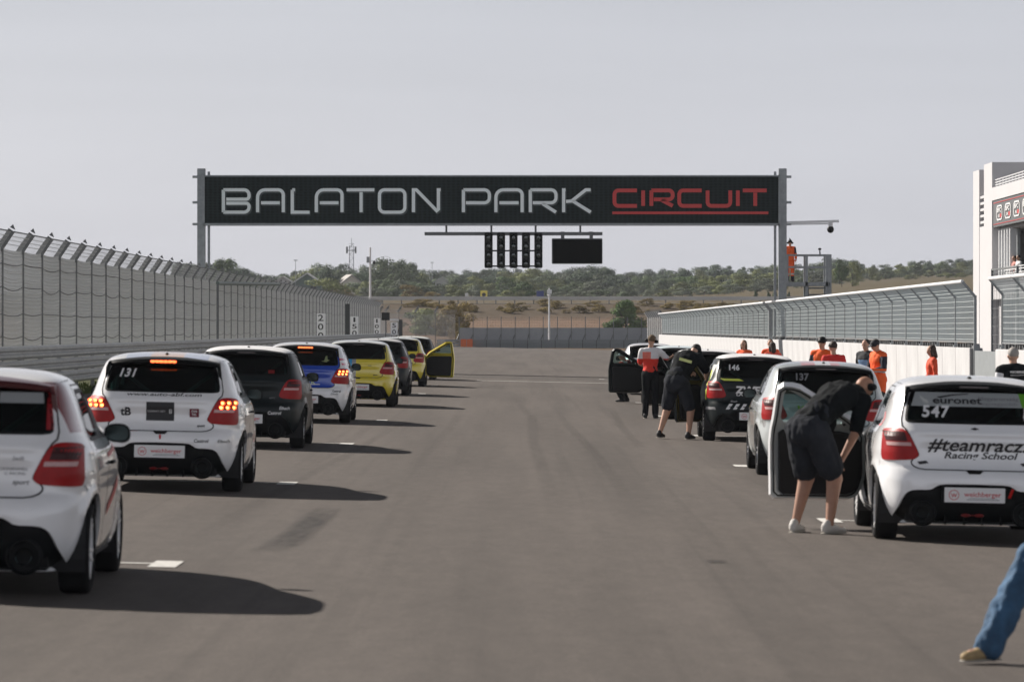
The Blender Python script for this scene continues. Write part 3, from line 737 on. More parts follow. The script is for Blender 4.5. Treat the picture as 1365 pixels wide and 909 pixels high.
def decal_text(parent, body, x, z, h, m, width=None, side=None, off=.006, name='lettering', **k):
    """lettering following the panel it is stuck to; side None: rear (x, z); side +-1: flank (y, z)"""
    vs_, fs = text_mesh(body, **k); w = max(p[0] for p in vs_); sx = h if width is None else width / w
    mb = MB(); sg = side or 1; V = []
    for a, b in vs_:
        u = (a - w / 2) * sx; v = z + (b - .5) * h
        p = rear_pt(x + u, v, off) if side is None else side_pt(x - 0 + u * (1 if side == 1 else -1), v, side, off)
        V.append(p)
    mb.add(V, fs); o = mb.build(name, m, parent, fix=False)
    return o
def decal_poly(parent, poly, m, side=None, off=.004, name='sticker_or_glow', pivot=(0, 0, 0)):
    mb = MB(); f = (lambda p: rear_pt(p[0], p[1], off)) if side is None else (lambda p: side_pt(p[0], p[1], side, off))
    q = _dense(poly, .06)
    xs = [p[0] for p in q]; zs = [p[1] for p in q]
    inner = [(x, z) for x in np.arange(min(xs) + .03, max(xs), .06) for z in np.arange(min(zs) + .03, max(zs), .06)]
    if inner:
        ok = inpoly(inner, q); inner = [p for p, o_ in zip(inner, ok) if o_ and min((p[0]-a[0])**2 + (p[1]-a[1])**2 for a in q) > .02**2]
    A = q + inner; n = len(q)
    res = delaunay_2d_cdt([Vector(p) for p in A], [(i, (i + 1) % n) for i in range(n)], [], 1, 1e-5)
    P = [tuple(p) for p in res[0]]
    mb.add([f(p) - np.array(pivot) for p in P], [tuple(t) for t in res[2]])
    o = mb.build(name, m, parent, fix=False)
    return o
# ------------------------------------------------------------------ terrain
def px(u, z, y): return (u / FPX * y, y, z)
def xat(u, y): return (u - 693) / FPX * y               # ground plan position seen at column u of the photo, at distance y
_ty = [-60, 385, 400, 420, 455, 475, 488, 500, 600, 700]
_tz = [0, 0, .2, 1.2, 2.8, 4.6, 4.75, 4.9, 5.75, 6.6]
def terrain(x, y):
    z = np.interp(y, _ty, _tz) + (-.022 * (np.clip(x, -13, 11.2) + 3.9)) * np.clip((420 - y) / 30, 0, 1)
    u = np.clip(x / max(y, 1) * FPX, -900, 900)
    a1 = np.interp(u, [150, 347, 447, 600, 900], [0, 12, 19, 27, 34])
    t1 = 400 - a1; t2 = np.interp(u, [-700, -300, 0, 200, 350, 450, 600, 900], [392, 388, 384, 381, 373, 367, 361, 356])
    if y <= 520: return float(z)
    s = min(1, (y - 520) / 180)
    if y <= 700:
        return float(z + s * a1 * y / FPX)
    k = min(1, (y - 700) / 600); T = t1 + (t2 - t1) * k
    yy = min(y, 1400)
    return float(CAMZ + (438 - T) * yy / FPX - max(0, y - 1400) * .004)
def sheet(name, xs, ys, m, dz=0., f=terrain, kind='structure'):
    V = [(x, y, f(x, y) + dz) for y in ys for x in xs]; n = len(xs)
    F = [(j*n+i, j*n+i+1, (j+1)*n+i+1, (j+1)*n+i) for j in range(len(ys)-1) for i in range(n-1)]
    mb = MB(); mb.add(V, F); o = mb.build(name, m, smooth=True, fix=False)
    if kind: o['kind'] = kind
    return o

def ground_mat():
    m = bpy.data.materials.new('earth_and_grass'); m.use_nodes = True; t = m.node_tree; L = t.links.new; b = t.nodes['Principled BSDF']
    b.inputs['Roughness'].default_value = .95; b.inputs['Specular IOR Level'].default_value = .1
    g = t.nodes.new('ShaderNodeNewGeometry'); sp = t.nodes.new('ShaderNodeSeparateXYZ'); L(g.outputs['Position'], sp.inputs[0])
    nz = t.nodes.new('ShaderNodeTexNoise'); nz.inputs['Scale'].default_value = .12; nz.inputs['Detail'].default_value = 8; nz.inputs['Roughness'].default_value = .7; L(g.outputs['Position'], nz.inputs['Vector'])
    ad = t.nodes.new('ShaderNodeMath'); ad.operation = 'MULTIPLY_ADD'; ad.inputs[1].default_value = 16; L(nz.outputs[0], ad.inputs[0]); L(sp.outputs[1], ad.inputs[2])
    mr = t.nodes.new('ShaderNodeMapRange'); mr.inputs[1].default_value = 300; mr.inputs[2].default_value = 1500; L(ad.outputs[0], mr.inputs[0])
    cr = t.nodes.new('ShaderNodeValToRGB'); e = cr.color_ramp; e.elements.remove(e.elements[0])
    st = [(0, (.055, .062, .024)), ((412-300)/1200, (.16, .108, .072)), ((458-300)/1200, (.17, .112, .078)), ((468-300)/1200, (.085, .066, .046)), ((484-300)/1200, (.095, .075, .052)), ((496-300)/1200, (.13, .11, .075)), ((560-300)/1200, (.095, .075, .044)), ((700-300)/1200, (.098, .08, .046)), (1., (.075, .068, .038))]
    e.elements[0].position = 0; e.elements[0].color = st[0][1] + (1,)
    for p, c in st[1:]: q = e.elements.new(p); q.color = c + (1,)
    L(mr.outputs[0], cr.inputs[0])
    n2 = t.nodes.new('ShaderNodeTexNoise'); n2.inputs['Scale'].default_value = .6; n2.inputs['Detail'].default_value = 9; n2.inputs['Roughness'].default_value = .75
    mp = t.nodes.new('ShaderNodeMapping'); mp.inputs['Scale'].default_value = (1, .35, 1); L(g.outputs['Position'], mp.inputs[0]); L(mp.outputs[0], n2.inputs['Vector'])
    m2 = t.nodes.new('ShaderNodeMapRange'); m2.inputs[1].default_value = .33; m2.inputs[2].default_value = .68; m2.inputs[3].default_value = .84; m2.inputs[4].default_value = 1.16; L(n2.outputs[0], m2.inputs[0])
    v = t.nodes.new('ShaderNodeVectorMath'); v.operation = 'SCALE'; L(cr.outputs[0], v.inputs[0]); L(m2.outputs[0], v.inputs['Scale']); L(v.outputs[0], b.inputs['Base Color'])
    return m
xs = sorted(set([-1500, -900, -500, -320, -200] + list(range(-140, 260, 10)) + [-14, 11.2, -26] + [300, 380, 500, 900, 1500]))
ys = [-60, 0, 60, 120, 200, 300, 385, 392, 400, 410, 420, 437, 455, 465, 475, 482, 488, 500, 520, 560, 600, 650, 700, 760, 830, 900, 1000, 1100, 1200, 1300, 1400, 1600, 2000, 3000]
sheet('ground', xs, ys, ground_mat())

def asphalt():
    m = bpy.data.materials.new('asphalt'); m.use_nodes = True; t = m.node_tree; L = t.links.new; b = t.nodes['Principled BSDF']
    b.inputs['Roughness'].default_value = .82; b.inputs['Specular IOR Level'].default_value = .28
    g = t.nodes.new('ShaderNodeNewGeometry')
    def noise(sc, st, det=5, ro=.6):
        n = t.nodes.new('ShaderNodeTexNoise'); n.inputs['Scale'].default_value = sc; n.inputs['Detail'].default_value = det; n.inputs['Roughness'].default_value = ro
        mp = t.nodes.new('ShaderNodeMapping'); mp.inputs['Scale'].default_value = st; L(g.outputs['Position'], mp.inputs[0]); L(mp.outputs[0], n.inputs['Vector']); return n.outputs[0]
    def rng(src, a, bb, lo, hi):
        r = t.nodes.new('ShaderNodeMapRange'); r.inputs[1].default_value = a; r.inputs[2].default_value = bb; r.inputs[3].default_value = lo; r.inputs[4].default_value = hi; L(src, r.inputs[0]); return r.outputs[0]
    f = [rng(noise(38, (1, .6, 1), 3, .7), .3, .7, .84, 1.18), rng(noise(140, (1, 1, 1), 2), .3, .7, .66, 1.36), rng(noise(6, (1, .25, 1), 6, .7), .3, .7, .86, 1.12), rng(noise(.9, (1, .03, 1), 4), .35, .65, .84, 1.12), rng(noise(.13, (1, .3, 1), 5), .35, .65, .93, 1.07), rng(noise(2.2, (1.6, .012, 1), 3), .56, .70, 1., .86)]
    cur = None
    for x in f:
        if cur is None: cur = x; continue
        mu = t.nodes.new('ShaderNodeMath'); mu.operation = 'MULTIPLY'; L(cur, mu.inputs[0]); L(x, mu.inputs[1]); cur = mu.outputs[0]
    v = t.nodes.new('ShaderNodeVectorMath'); v.operation = 'SCALE'; v.inputs[0].default_value = (.094, .081, .072); L(cur, v.inputs['Scale']); L(v.outputs[0], b.inputs['Base Color'])
    bp = t.nodes.new('ShaderNodeBump'); bp.inputs['Strength'].default_value = .5; bp.inputs['Distance'].default_value = .006; L(noise(90, (1, 1, 1), 3), bp.inputs['Height']); L(bp.outputs[0], b.inputs['Normal'])
    return m
M_ASPH = asphalt()
sheet('racetrack', [-10.6, -8, -3.9, 0, 3.9, 10.5], [-30, 60, 120, 200, 300, 384], M_ASPH, .004)
sheet('pit_lane', [10.5, 11.2, 16, 22, 40], [-30, 60, 120, 200, 300, 330], M_ASPH, .004)
M_WHT = mat('road_paint', (.62, .61, .58), .75, var=.25, scale=14)
def gpatch(name, m, quads, dz=.009):
    mb = MB()
    for (x0, x1, y0, y1) in quads: mb.add([(x0, y0, ground_z(x0) + dz), (x1, y0, ground_z(x1) + dz), (x1, y1, ground_z(x1) + dz), (x0, y1, ground_z(x0) + dz)], [(0, 1, 2, 3)])
    return mb.build(name, m, fix=False)
for k in range(8):                                  # grid slots: a front line with a short return at the inner end
    for sx, y0, xc in ((-1, 30.7 + 16.05 * k, -3.87), (1, 40.4 + 16.05 * k, 4.27)):
        q = [(xc - 1.1, xc + 1.1, y0, y0 + .11)] + [(xc + 1.1, xc + 1.31, y0 - .38, y0 + .42), (xc - 1.31, xc - 1.1, y0 - .38, y0 + .42)]
        o = gpatch('grid_marking', M_WHT, q); o['kind'] = 'structure'
M_DL = mat('dark_joint', (.028, .027, .027), .8)
for y0, w, x0, x1 in ((151, 1.2, -2.6, 9.0), (129, .35, -1.9, 7)):
    o = gpatch('track_line', M_DL, [(x0, x1, y0, y0 + w)], .006); o['kind'] = 'structure'
o = gpatch('start_line', M_WHT, [(-1.5, 9.0, 141.5, 142.0)], .0075); o['kind'] = 'structure'
# curved rubber mark ahead of the second car
def rubber_mat():
    m = bpy.data.materials.new('rubber_trace'); m.use_nodes = True; t = m.node_tree; L = t.links.new; b = t.nodes['Principled BSDF']; b.inputs['Base Color'].default_value = (.022, .02, .02, 1); b.inputs['Roughness'].default_value = .7
    at = t.nodes.new('ShaderNodeAttribute'); at.attribute_name = 'wear'; g = t.nodes.new('ShaderNodeNewGeometry'); n = t.nodes.new('ShaderNodeTexNoise'); n.inputs['Scale'].default_value = 9; n.inputs['Detail'].default_value = 5
    mp = t.nodes.new('ShaderNodeMapping'); mp.inputs['Scale'].default_value = (1, .2, 1); L(g.outputs['Position'], mp.inputs[0]); L(mp.outputs[0], n.inputs['Vector'])
    mu = t.nodes.new('ShaderNodeMath'); mu.operation = 'MULTIPLY'; L(at.outputs['Fac'], mu.inputs[0]); L(n.outputs[0], mu.inputs[1]); L(mu.outputs[0], b.inputs['Alpha']); return m
M_RTR = rubber_mat()
def rubber(pts, w, strength):
    """a worn rubber trace: soft edges and ends, lying on the asphalt"""
    V = []; A = []; n = len(pts)
    for i, (x, y) in enumerate(pts):
        e = math.sin(math.pi * (i + .4) / (n - .2)) ** .6
        for dx, a in ((-1, 0), (-.45, 1), (.45, 1), (1, 0)): xx = x + dx * w / 2; V.append((xx, y, ground_z(xx) + .0062)); A.append(a * e * strength if 0 < i < n - 1 else 0)
    mb = MB(); mb.add(V, [(4*i+j, 4*i+j+1, 4*i+5+j, 4*i+4+j) for i in range(n-1) for j in range(3)]); o = mb.build('skid_mark', M_RTR, fix=False); o['kind'] = 'structure'
    at = o.data.attributes.new('wear', 'FLOAT', 'POINT'); at.data.foreach_set('value', A)
rubber([(xat(358, 32.6), 32.6), (xat(376, 33.8), 33.8), (xat(395, 35.4), 35.4), (xat(414, 37.4), 37.4), (xat(427, 39.2), 39.2), (xat(434, 41), 41)], .36, .8)
rm = random.Random(21)
for i in range(8):
    y0 = rm.uniform(30, 110); L_ = rm.uniform(14, 60); x0 = rm.choice([-2.9, -2.5, -1.4, .2, 1.2, 1.9, -4.6, 4.9, 2.6]) + rm.uniform(-.3, .3); dr = rm.uniform(-.012, .012)
    rubber([(x0 + dr * L_ * t + .05 * math.sin(t * 5 + i), y0 + L_ * t) for t in np.linspace(0, 1, 9)], rm.uniform(.16, .24), rm.uniform(.10, .24))
for i, (u, v) in enumerate(((955, 744),)):      # small oil spots
    y = 1.84 * FPX / (v - 438); rubber([(xat(u, y), y + q) for q in (-.35, -.2, 0, .2, .35)], .2, .7)

# ------------------------------------------------------------------ steel and concrete
M_GALV = mat('galvanised', (.30, .32, .33), .5, metal=.55, var=.22, scale=5)
M_GALVD = mat('galvanised_dull', (.16, .17, .175), .6, metal=.4, var=.25, scale=4)
M_WIRE = mat('fence_wire', (.50, .50, .49), .6)
M_WIREL = mat('bright_wire', (.50, .55, .55), .5, metal=.1)
M_WHITEP = mat('white_steel', (.74, .75, .76), .45)
M_WALL = mat('white_concrete', (.50, .50, .505), .8, var=.13, scale=1.1, bump=.1)
M_CONC = mat('concrete', (.30, .30, .30), .85, var=.2, scale=2)
M_LETW = mat('black_letter', (.01, .01, .01), .5)

# left crash barrier: three W-section beams on posts
XG = -11.45
br = empty('crash_barrier', (XG, 70, 0), label='long silver triple-beam crash barrier along the left edge of the track', cat='crash barrier')
ys_ = [70 + 4 * i for i in range(79)]
for j in range(3):
    zc = .37 + .33 * j; mb = MB(); sec = [(0, -.155), (.03, -.135), (.075, -.10), (.075, -.05), (.02, -.015), (.02, .015), (.075, .05), (.075, .10), (.03, .135), (0, .155)]
    zg = ground_z(XG)
    for y in (0, 316):
        mb.v += [(dx, y, zg + zc + dz) for dx, dz in sec]
    n = len(sec)
    # joints: split beams every 4 m with a tiny overlap so that light catches them
    mb.v = []; mb.f = []; mb.mi = []
    for i in range(79):
        sh = .004 * (i % 2); o_ = [(dx + sh, dz) for dx, dz in sec]
        mb.add([(dx, 4*i - .12, zg + zc + dz) for dx, dz in o_] + [(dx, 4*i + 4.0, zg + zc + dz) for dx, dz in o_], [(k, k+1, n+k+1, n+k) for k in range(n-1)])
    mb.build('rail', mat('rail_zinc', (.48, .49, .49), .5, metal=.15, var=.18, scale=2), br, fix=False)
pm = MB(); pm.box((-.12, -.04, 0), (-.02, .04, 1.12)); 
for j in range(3): pm.box((-.02, -.06, .30 + .33 * j), (.012, .06, .44 + .33 * j))
post_o = pm.build('post', M_GALVD, br); post_o.location = (0, 0, ground_z(XG))
for i in range(1, 79): c = post_o.copy(); col.objects.link(c); c.parent = br; c.location = (0, 4 * i, ground_z(XG))

# left debris fence
XF = -12.2; ZB = .25
def fence_bay(sag, zs_, wr, vr, dv, zt, over, L=4., seed=0, xo=0.):
    """one 4 m bay of mesh: bowed horizontal wires and vertical wires, plus the cranked top leaning over by `over`=(dx, dz)"""
    rnd = random.Random(seed); mb = MB()
    for z in zs_:
        s = sag * rnd.uniform(.6, 1.3); b = rnd.uniform(-.012, .012)
        P = [(xo + rnd.uniform(-.01, .01), L * t, z + b - s * 4 * t * (1 - t)) for t in (0, .17, .34, .5, .66, .83, 1)]
        for a, c in zip(P[:-1], P[1:]): mb.bar(a, c, wr, caps=False)
    y = dv / 2
    while y < L:
        t = y / L; s = sag * 4 * t * (1 - t); mb.bar((xo, y, zs_[0] - s), (xo, y, zt - s * .8), vr, caps=False); 
        if over and int(y / dv) % 3 == 0: mb.bar((xo, y, zt - s * .8), (xo + over[0], y, zt + over[1] - s * .3), vr, caps=False)
        y += dv
    if over:
        for k in range(1, 5):
            q = k / 4; mb.bar((xo + over[0] * q, 0, zt + over[1] * q), (xo + over[0] * q, L, zt + over[1] * q), wr, caps=False)
    return mb
zs1 = list(np.arange(.45, 3.68, .088))
fl = empty('debris_fence', (XF, 68, 0), label='tall dark mesh debris fence with cranked posts along the left side of the track', cat='fence')
bays = []
for sd in range(3):
    b_ = fence_bay(.055, zs1, .013, .0085, .084, 3.66, (.24, .36), seed=sd)
    b_.v = [(x, y, z + 0) for x, y, z in b_.v]
    o = b_.build('mesh_panel', M_WIRE, fl, fix=False); bays.append(o.data); bpy.data.objects.remove(o)
pm = MB(); pm.bar((.035, 0, 0), (.035, 0, 3.66), .04, .045, up=(0, 1, 0)); pm.bar((-.07, 0, 3.6), (.25, 0, 4.06), .10, .17, up=(0, 0, 1)); pm.prism([(.21, 4.13), (.33, 4.07), (.28, 4.2)], 'y', -.04, .04)
pd = pm.build('post', mat('fence_post_dark', (.17, .175, .178), .6, var=.25, scale=4), fl).data; bpy.data.objects.remove([c for c in fl.children if c.name.startswith('post')][0])
NB = 72
for i in range(NB):
    o = bpy.data.objects.new('mesh_panel', bays[i % 3]); col.objects.link(o); o.parent = fl; o.location = (0, 4 * i, 0)
    o = bpy.data.objects.new('post', pd); col.objects.link(o); o.parent = fl; o.location = (0, 4 * i, 0)
M_CABLE = mat('dark_cable', (.13, .13, .132), .6)
for zc, sg_ in ((.95, .05), (1.55, .08), (2.1, .04), (2.75, .09), (3.3, .05)):     # heavier dark cables strung along the mesh
    mb = MB(); P_ = []
    for i in range(NB): sg2 = sg_ * random.uniform(.2, 1.5); zc2 = zc + random.uniform(-.02, .02); P_ += [(.02, 4 * i + 4 * q, zc2 - sg2 * 4 * q * (1 - q)) for q in (0, .25, .5, .75)]
    mb.tube(P_ + [(.02, 4 * NB, zc)], .011, 4, caps=False); mb.build('cable', M_CABLE, fl, fix=False)
mb = MB(); mb.tube([(.24, 0, 4.04), (.24, 4 * NB, 4.04)], .012, 5); mb.build('top_cable', M_GALVD, fl, fix=False)
# the fence turns right at the end of the straight
fr = empty('debris_fence', (XF, 356, 0), label='curved debris fence closing the far left end of the straight', cat='fence')
arc = [(XF, 356), (-11.9, 363), (-11.0, 370), (-9.6, 376), (-7.9, 381), (-6.1, 385)]
for (xa, ya), (xb, yb) in zip(arc[:-1], arc[1:]):
    a = math.atan2(-(xb - xa), yb - ya); L = math.hypot(xb - xa, yb - ya)
    o = bpy.data.objects.new('mesh_panel', bays[0]); col.objects.link(o); o.parent = fr; o.location = (xa - XF, ya - 356, -.35); o.rotation_euler = (0, 0, a); o.scale = (1, L / 4, .95)
    o = bpy.data.objects.new('post', pd); col.objects.link(o); o.parent = fr; o.location = (xa - XF, ya - 356, -.35); o.rotation_euler = (0, 0, a)

# distance boards
for txt, u, y, z0, z1 in (('200', 427, 245, 1.07, 2.66), ('150', 472, 292, 1.2, 2.62), ('100', 502, 340, 1.25, 2.62), ('50', 525, 350, 1.2, 2.30)):
    x = xat(u, y) + .02; b = empty('distance_board', (x, y, ground_z(x)), label={'200': 'tallest white braking board, figures two zero zero, nearest the camera', '150': 'white braking board with figures one five zero', '100': 'white braking board with figures one zero zero', '50': 'smallest white braking board with figures five zero'}[txt], cat='sign')
    mb = MB(); w = .30; g0 = -ground_z(x)
    mb.box((-w, 0, z0 + g0), (w, .03, z1 + g0)); mb.build('board', mat('board_white', (.92, .92, .92), .5), b, bevel=.004)
    mb = MB(); mb.tube([(-.2, .06, 0), (-.2, .06, z1 + g0 - .1)], .025, 6); mb.tube([(.2, .06, 0), (.2, .06, z1 + g0 - .1)], .025, 6); mb.build('post', M_GALVD, b)
    n = len(txt); hh = (z1 - z0) / n; mb = MB()
    for i, ch in enumerate(txt): flat_text(mb, ch, (0, -.004, z1 + g0 - hh * (i + .5)), hh * .70, width=(.33 if ch != '1' else .14), bold=.012)
    mb.build('figures', M_LETW, b, fix=False)
# gates of the left fence: dark posts with white lamps, green cross bar
for u, ytop, y, nm in ((463, 405, 285, 'nearer'), (534, 426, 352, 'farther')):
    x = xat(u, y); zt = CAMZ + (438 - ytop) * y / FPX
    o = empty('gate_post', (x, y, 0), label='dark gate post with white lamp box, %s of two on the left fence' % nm, cat='post')
    mb = MB(); mb.box((-.16, -.16, 0), (.16, .16, zt)); mb.bar((-.6, 0, .2), (-.1, 0, zt - .6), .08); mb.build('post', mat('dark_steel', (.04, .045, .045), .6), o)
    mb = MB(); mb.box((-.95, -.3, zt - .12), (-.15, .2, zt + .05)); mb.build('lamp_box', M_WHITEP, o, bevel=.02)
o = empty('gate_beam', (xat(290, 160), 160, 3.5), label='long grey green tube lying across the top of the left debris fence', cat='beam')
mb = MB(); ya, yb = 160, 190; mb.tube([(0, 0, .02), (xat(372, yb) - xat(290, ya), yb - ya, CAMZ + (438-379) * yb / FPX - 3.5)], .075, 10); mb.build('tube', mat('beam_green', (.13, .17, .15), .5), o, smooth=True, angle=50)
mb = MB(); mb.tube([(0, 0, 0), (0, 0, -3.3)], .05, 8); mb.build('support', M_GALVD, o)
x = xat(514, 330); o = empty('display_board', (x, 330, 0), label='small square black display board on the left fence past the braking boards', cat='sign')
mb = MB(); mb.box((-.33, 0, CAMZ + 11 * .0606), (.33, .12, CAMZ + 21.5 * .0606)); mb.build('panel', M_BLK, o, bevel=.01); mb = MB(); mb.tube([(0, .16, -.1), (0, .16, 2.6)], .04, 6); mb.build('post', M_GALVD, o)

# ------------------------------------------------------------------ pit wall and its fence
XW = 10.2
def pit_wall(y0, y1, label):
    o = empty('pit_wall', (XW, y0, 0), label=label, cat='wall'); zt = 1.31; zb = ground_z(XW) - .1
    n = int((y1 - y0) / 3.0); 
    L = (y1 - y0) / n; mb = MB(); mb.box((0, .012, zb), (.30, L - .012, zt)); me = mb.build('wall_block', M_WALL, o, bevel=.012).data
    for i in range(1, n): q = bpy.data.objects.new('wall_block', me); col.objects.link(q); q.parent = o; q.location = (0, L * i, 0)
    mb = MB(); mb.box((.02, 0, zb), (.28, y1 - y0, zt - .02)); mb.build('core', M_CONC, o)
    return o
pit_wall(92.6, 300, 'long low white concrete pit wall behind the marshals')
pit_wall(40, 87.6, 'nearer low white concrete pit wall at the right edge behind the bald man')
o = empty('pit_wall_gate', (XW, 87.6, 0), label='grey steel gate closing the gap in the white pit wall', cat='gate')
mb = MB(); mb.box((.10, .02, -.2), (.16, 4.98, 1.25)); mb.build('gate_panel', mat('gate_grey', (.23, .25, .26), .6, var=.1), o)
mb = MB(); mb.box((.08, 0, -.3), (.22, .10, 1.4)); mb.box((.08, 4.9, -.3), (.22, 5.0, 1.4)); mb.build('gate_frame', M_GALV, o)
zs2 = list(np.arange(1.50, 2.52, .125)); Z0 = 1.38; ZT = 2.50
def pit_fence(y0, n, label, L=4.12):
    f = empty('pit_fence', (XW + .15, y0, 0), label=label, cat='fence')
    mb = MB(); ov = (-.29, .31)
    for z in zs2: mb.bar((0, 0, z), (0, L, z), .0095, caps=False)
    y = .0
    while y < L: mb.bar((0, y, Z0 + .08), (0, y, ZT), .010, caps=False); mb.bar((0, y, ZT), (ov[0], y, ZT + ov[1]), .008, caps=False); y += .11
    for k in range(1, 4): q = k / 4; mb.bar((ov[0]*q, 0, ZT + ov[1]*q), (ov[0]*q, L, ZT + ov[1]*q), .013, caps=False)
    me = mb.build('mesh_panel', M_WIREL, f, fix=False).data
    mb = MB(); mb.box((-.03, -.03, 1.30), (.03, .03, ZT)); mb.bar((0, 0, ZT - .03), (ov[0], 0, ZT + ov[1]), .05, .06); mb.box((-.06, -.08, 1.31), (.10, .08, 1.36)); pm_ = mb.build('post', M_GALV, f).data
    mb = MB(); mb.tube([(ov[0], .04, ZT + ov[1] + .01), (ov[0], L - .04, ZT + ov[1] + .01)], .042, 8); tm = mb.build('top_rail', M_WHITEP, f, smooth=True, angle=50).data
    mb = MB(); mb.bar((0, 0, Z0 + .06), (0, L, Z0 + .06), .045, .03); bm_ = mb.build('base_rail', M_GALV, f).data
    mb = MB(); mb.box((.0, .02, 1.312), (.04, L - .02, 1.33)); rr = random.Random(3); y = .3
    while y < L - .3: w = rr.uniform(.12, .3); mb.box((-.05, y, 1.312), (.12, y + w, 1.312 + rr.uniform(.07, .11))); y += w + rr.uniform(.15, .5)
    cm_ = mb.build('clamp', mat('clamp_dark', (.04, .042, .045), .7), f).data
    for i in range(1, n):
        for nm, me_ in (('mesh_panel', me), ('post', pm_), ('top_rail', tm), ('base_rail', bm_), ('clamp', cm_)):
            q = bpy.data.objects.new(nm, me_); col.objects.link(q); q.parent = f; q.location = (0, L * i, 0)
    q = bpy.data.objects.new('post', pm_); col.objects.link(q); q.parent = f; q.location = (0, L * n, 0)
    return f
pit_fence(92.8, 18, 'galvanised mesh fence with white top rail on the pit wall, gate to gantry')
pit_fence(168.6, 31, 'galvanised mesh fence on the pit wall beyond the gantry')
pit_fence(54.5, 8, 'galvanised mesh fence at the right edge in front of the pit building')
# heavier junction post at the gantry and the gate's mesh
o = empty('fence_post', (XW + .15, 167.7, 0), label='heavy grey square post where the two pit fences meet below the gantry', cat='post')
mb = MB(); mb.box((-.13, -.13, ground_z(10) - .1), (.13, .13, 2.5)); mb.bar((0, 0, 2.45), (-.32, 0, 2.84), .16); mb.build('post', M_GALV, o)
o = empty('gate_fence', (XW + .5, 87.8, 0), label='thin open mesh screen above the steel gate in the pit wall', cat='fence')
mb = MB()
for z in np.arange(1.4, 3.1, .2): mb.bar((0, 0, z), (0, 4.7, z), .008, caps=False)
for y in np.arange(0, 4.7, .3): mb.bar((0, y, 1.3), (0, y, 3.0), .008, caps=False)
mb.build('mesh_panel', M_GALVD, o, fix=False); mb = MB(); mb.bar((0, 0, 1.2), (0, 0, 3.1), .05); mb.bar((0, 4.7, 1.2), (0, 4.7, 3.1), .05); mb.bar((0, 0, 3.08), (0, 4.7, 3.08), .04); mb.build('frame', M_GALVD, o)
# stretch of older fence right behind the far end of the pit wall
o = empty('debris_fence', (XW + .2, 297, 0), label='grey debris fence beyond the far end of the pit wall', cat='fence')
for i in range(8):
    q = bpy.data.objects.new('mesh_panel', bays[i % 3]); col.objects.link(q); q.parent = o; q.location = (-.02 * i, 4 * i, -1.0); q.scale = (-1, 1, 1)
    q = bpy.data.objects.new('post', pd); col.objects.link(q); q.parent = o; q.location = (-.02 * i, 4 * i, -1.0); q.scale = (-1, 1, 1)

# ------------------------------------------------------------------ barrier and wall closing the straight
yb = 384; M_BAR = mat('barrier_grey', (.17, .19, .195), .6, var=.12, scale=.5)
o = empty('end_barrier', (0, yb, -.1), label='low dark grey panel barrier across the end of the straight', cat='crash barrier')
x0, x1 = xat(630, yb), xat(905, yb); n = 15; w = (x1 - x0) / n
for i in range(n):
    mb = MB(); mb.box((x0 + i * w + .02, 0, 0), (x0 + (i + 1) * w - .02, .25, .80 + .0)); mb.box((x0 + i * w + .02, -.03, .30), (x0 + (i + 1) * w - .02, 0, .42)); mb.build('barrier_panel', M_BAR, o, bevel=.02)
mb = MB(); mb.box((x0, .03, 0), (x1, .2, .78)); mb.build('backing', M_BLK, o)
o = empty('safety_block', (xat(622, 383), 383, -.1), label='orange plastic safety block at the left end of the grey end barrier', cat='barrier')
mb = MB(); mb.box((-.56, -.3, 0), (-.02, .3, .86)); mb.box((.02, -.3, 0), (.56, .3, .86)); mb.build('block', mat('safety_orange', lin((222, 106, 46)), .5, var=.12, scale=3), o, bevel=.03)
o = empty('crash_barrier', (xat(605, 383), 383, -.15), label='short silver crash barrier ending at the orange safety block', cat='crash barrier')
for j in range(3):
    mb = MB(); mb.box((-1.6, .02 * j, .12 + .27 * j), (.6, .06 + .02 * j, .34 + .27 * j)); mb.build('rail', M_GALV, o, bevel=.03)
o = empty('perimeter_screen', (0, 392, -.1), label='grey sheet screen with wire top standing behind the end barrier', cat='fence')
x0, x1 = xat(612, 392), xat(930, 392); n = 17; w = (x1 - x0) / n; M_SCR = mat('screen_grey', (.25, .27, .29), .7, var=.12, scale=.4)
for i in range(n):
    a = x0 + i * w; mb = MB(); mb.box((a + .02, 0, .1), (a + w - .02, .03, 1.93)); mb.build('screen_panel', M_SCR, o)
    mb = MB(); mb.box((a - .035, -.05, 0), (a + .035, 0, 3.0)); mb.bar((a - .02, -.04, 1.3), (a - .55, -.6, 0), .05); mb.build('post', M_GALVD, o)
mb = MB()
for z in (2.15, 2.4, 2.65, 2.9): mb.bar((x0, -.02, z), (x1, -.02, z), .012, caps=False)
for i in range(int((x1 - x0) / .25)): mb.bar((x0 + .25 * i, -.02, 1.93), (x0 + .25 * i, -.02, 2.95), .007, caps=False)
mb.build('wire_mesh', M_GALVD, o, fix=False)

# the country road on its embankment
zr = 4.78
o = sheet('road', [-140, -60, 0, 60, 140], [477, 486], M_ASPH, .06)
rg = empty('road_guardrail', (0, 476, 0), label='long pale guardrail along the raised road beyond the circuit', cat='guardrail')
mb = MB(); mb.box((-130, -.05, zr + .28), (130, .05, zr + .62)); mb.build('rail', mat('pale_rail', (.50, .49, .47), .6, var=.2, scale=.3), rg)
mb = MB(); mb.box((-.06, .05, zr - .4), (.06, .15, zr + .6)); p0 = mb.build('post', M_GALVD, rg); p0.location.x = -60
for i in range(1, 60): c = p0.copy(); col.objects.link(c); c.parent = rg; c.location.x = -60 + i * 2.2
rg2 = empty('road_guardrail', (0, 487.5, 0), label='farther pale guardrail on the other side of the raised road', cat='guardrail')
mb = MB(); mb.box((-130, -.05, zr + .50), (130, .05, zr + .80)); mb.build('rail', mat('pale_rail', (.5, .49, .47)), rg2)
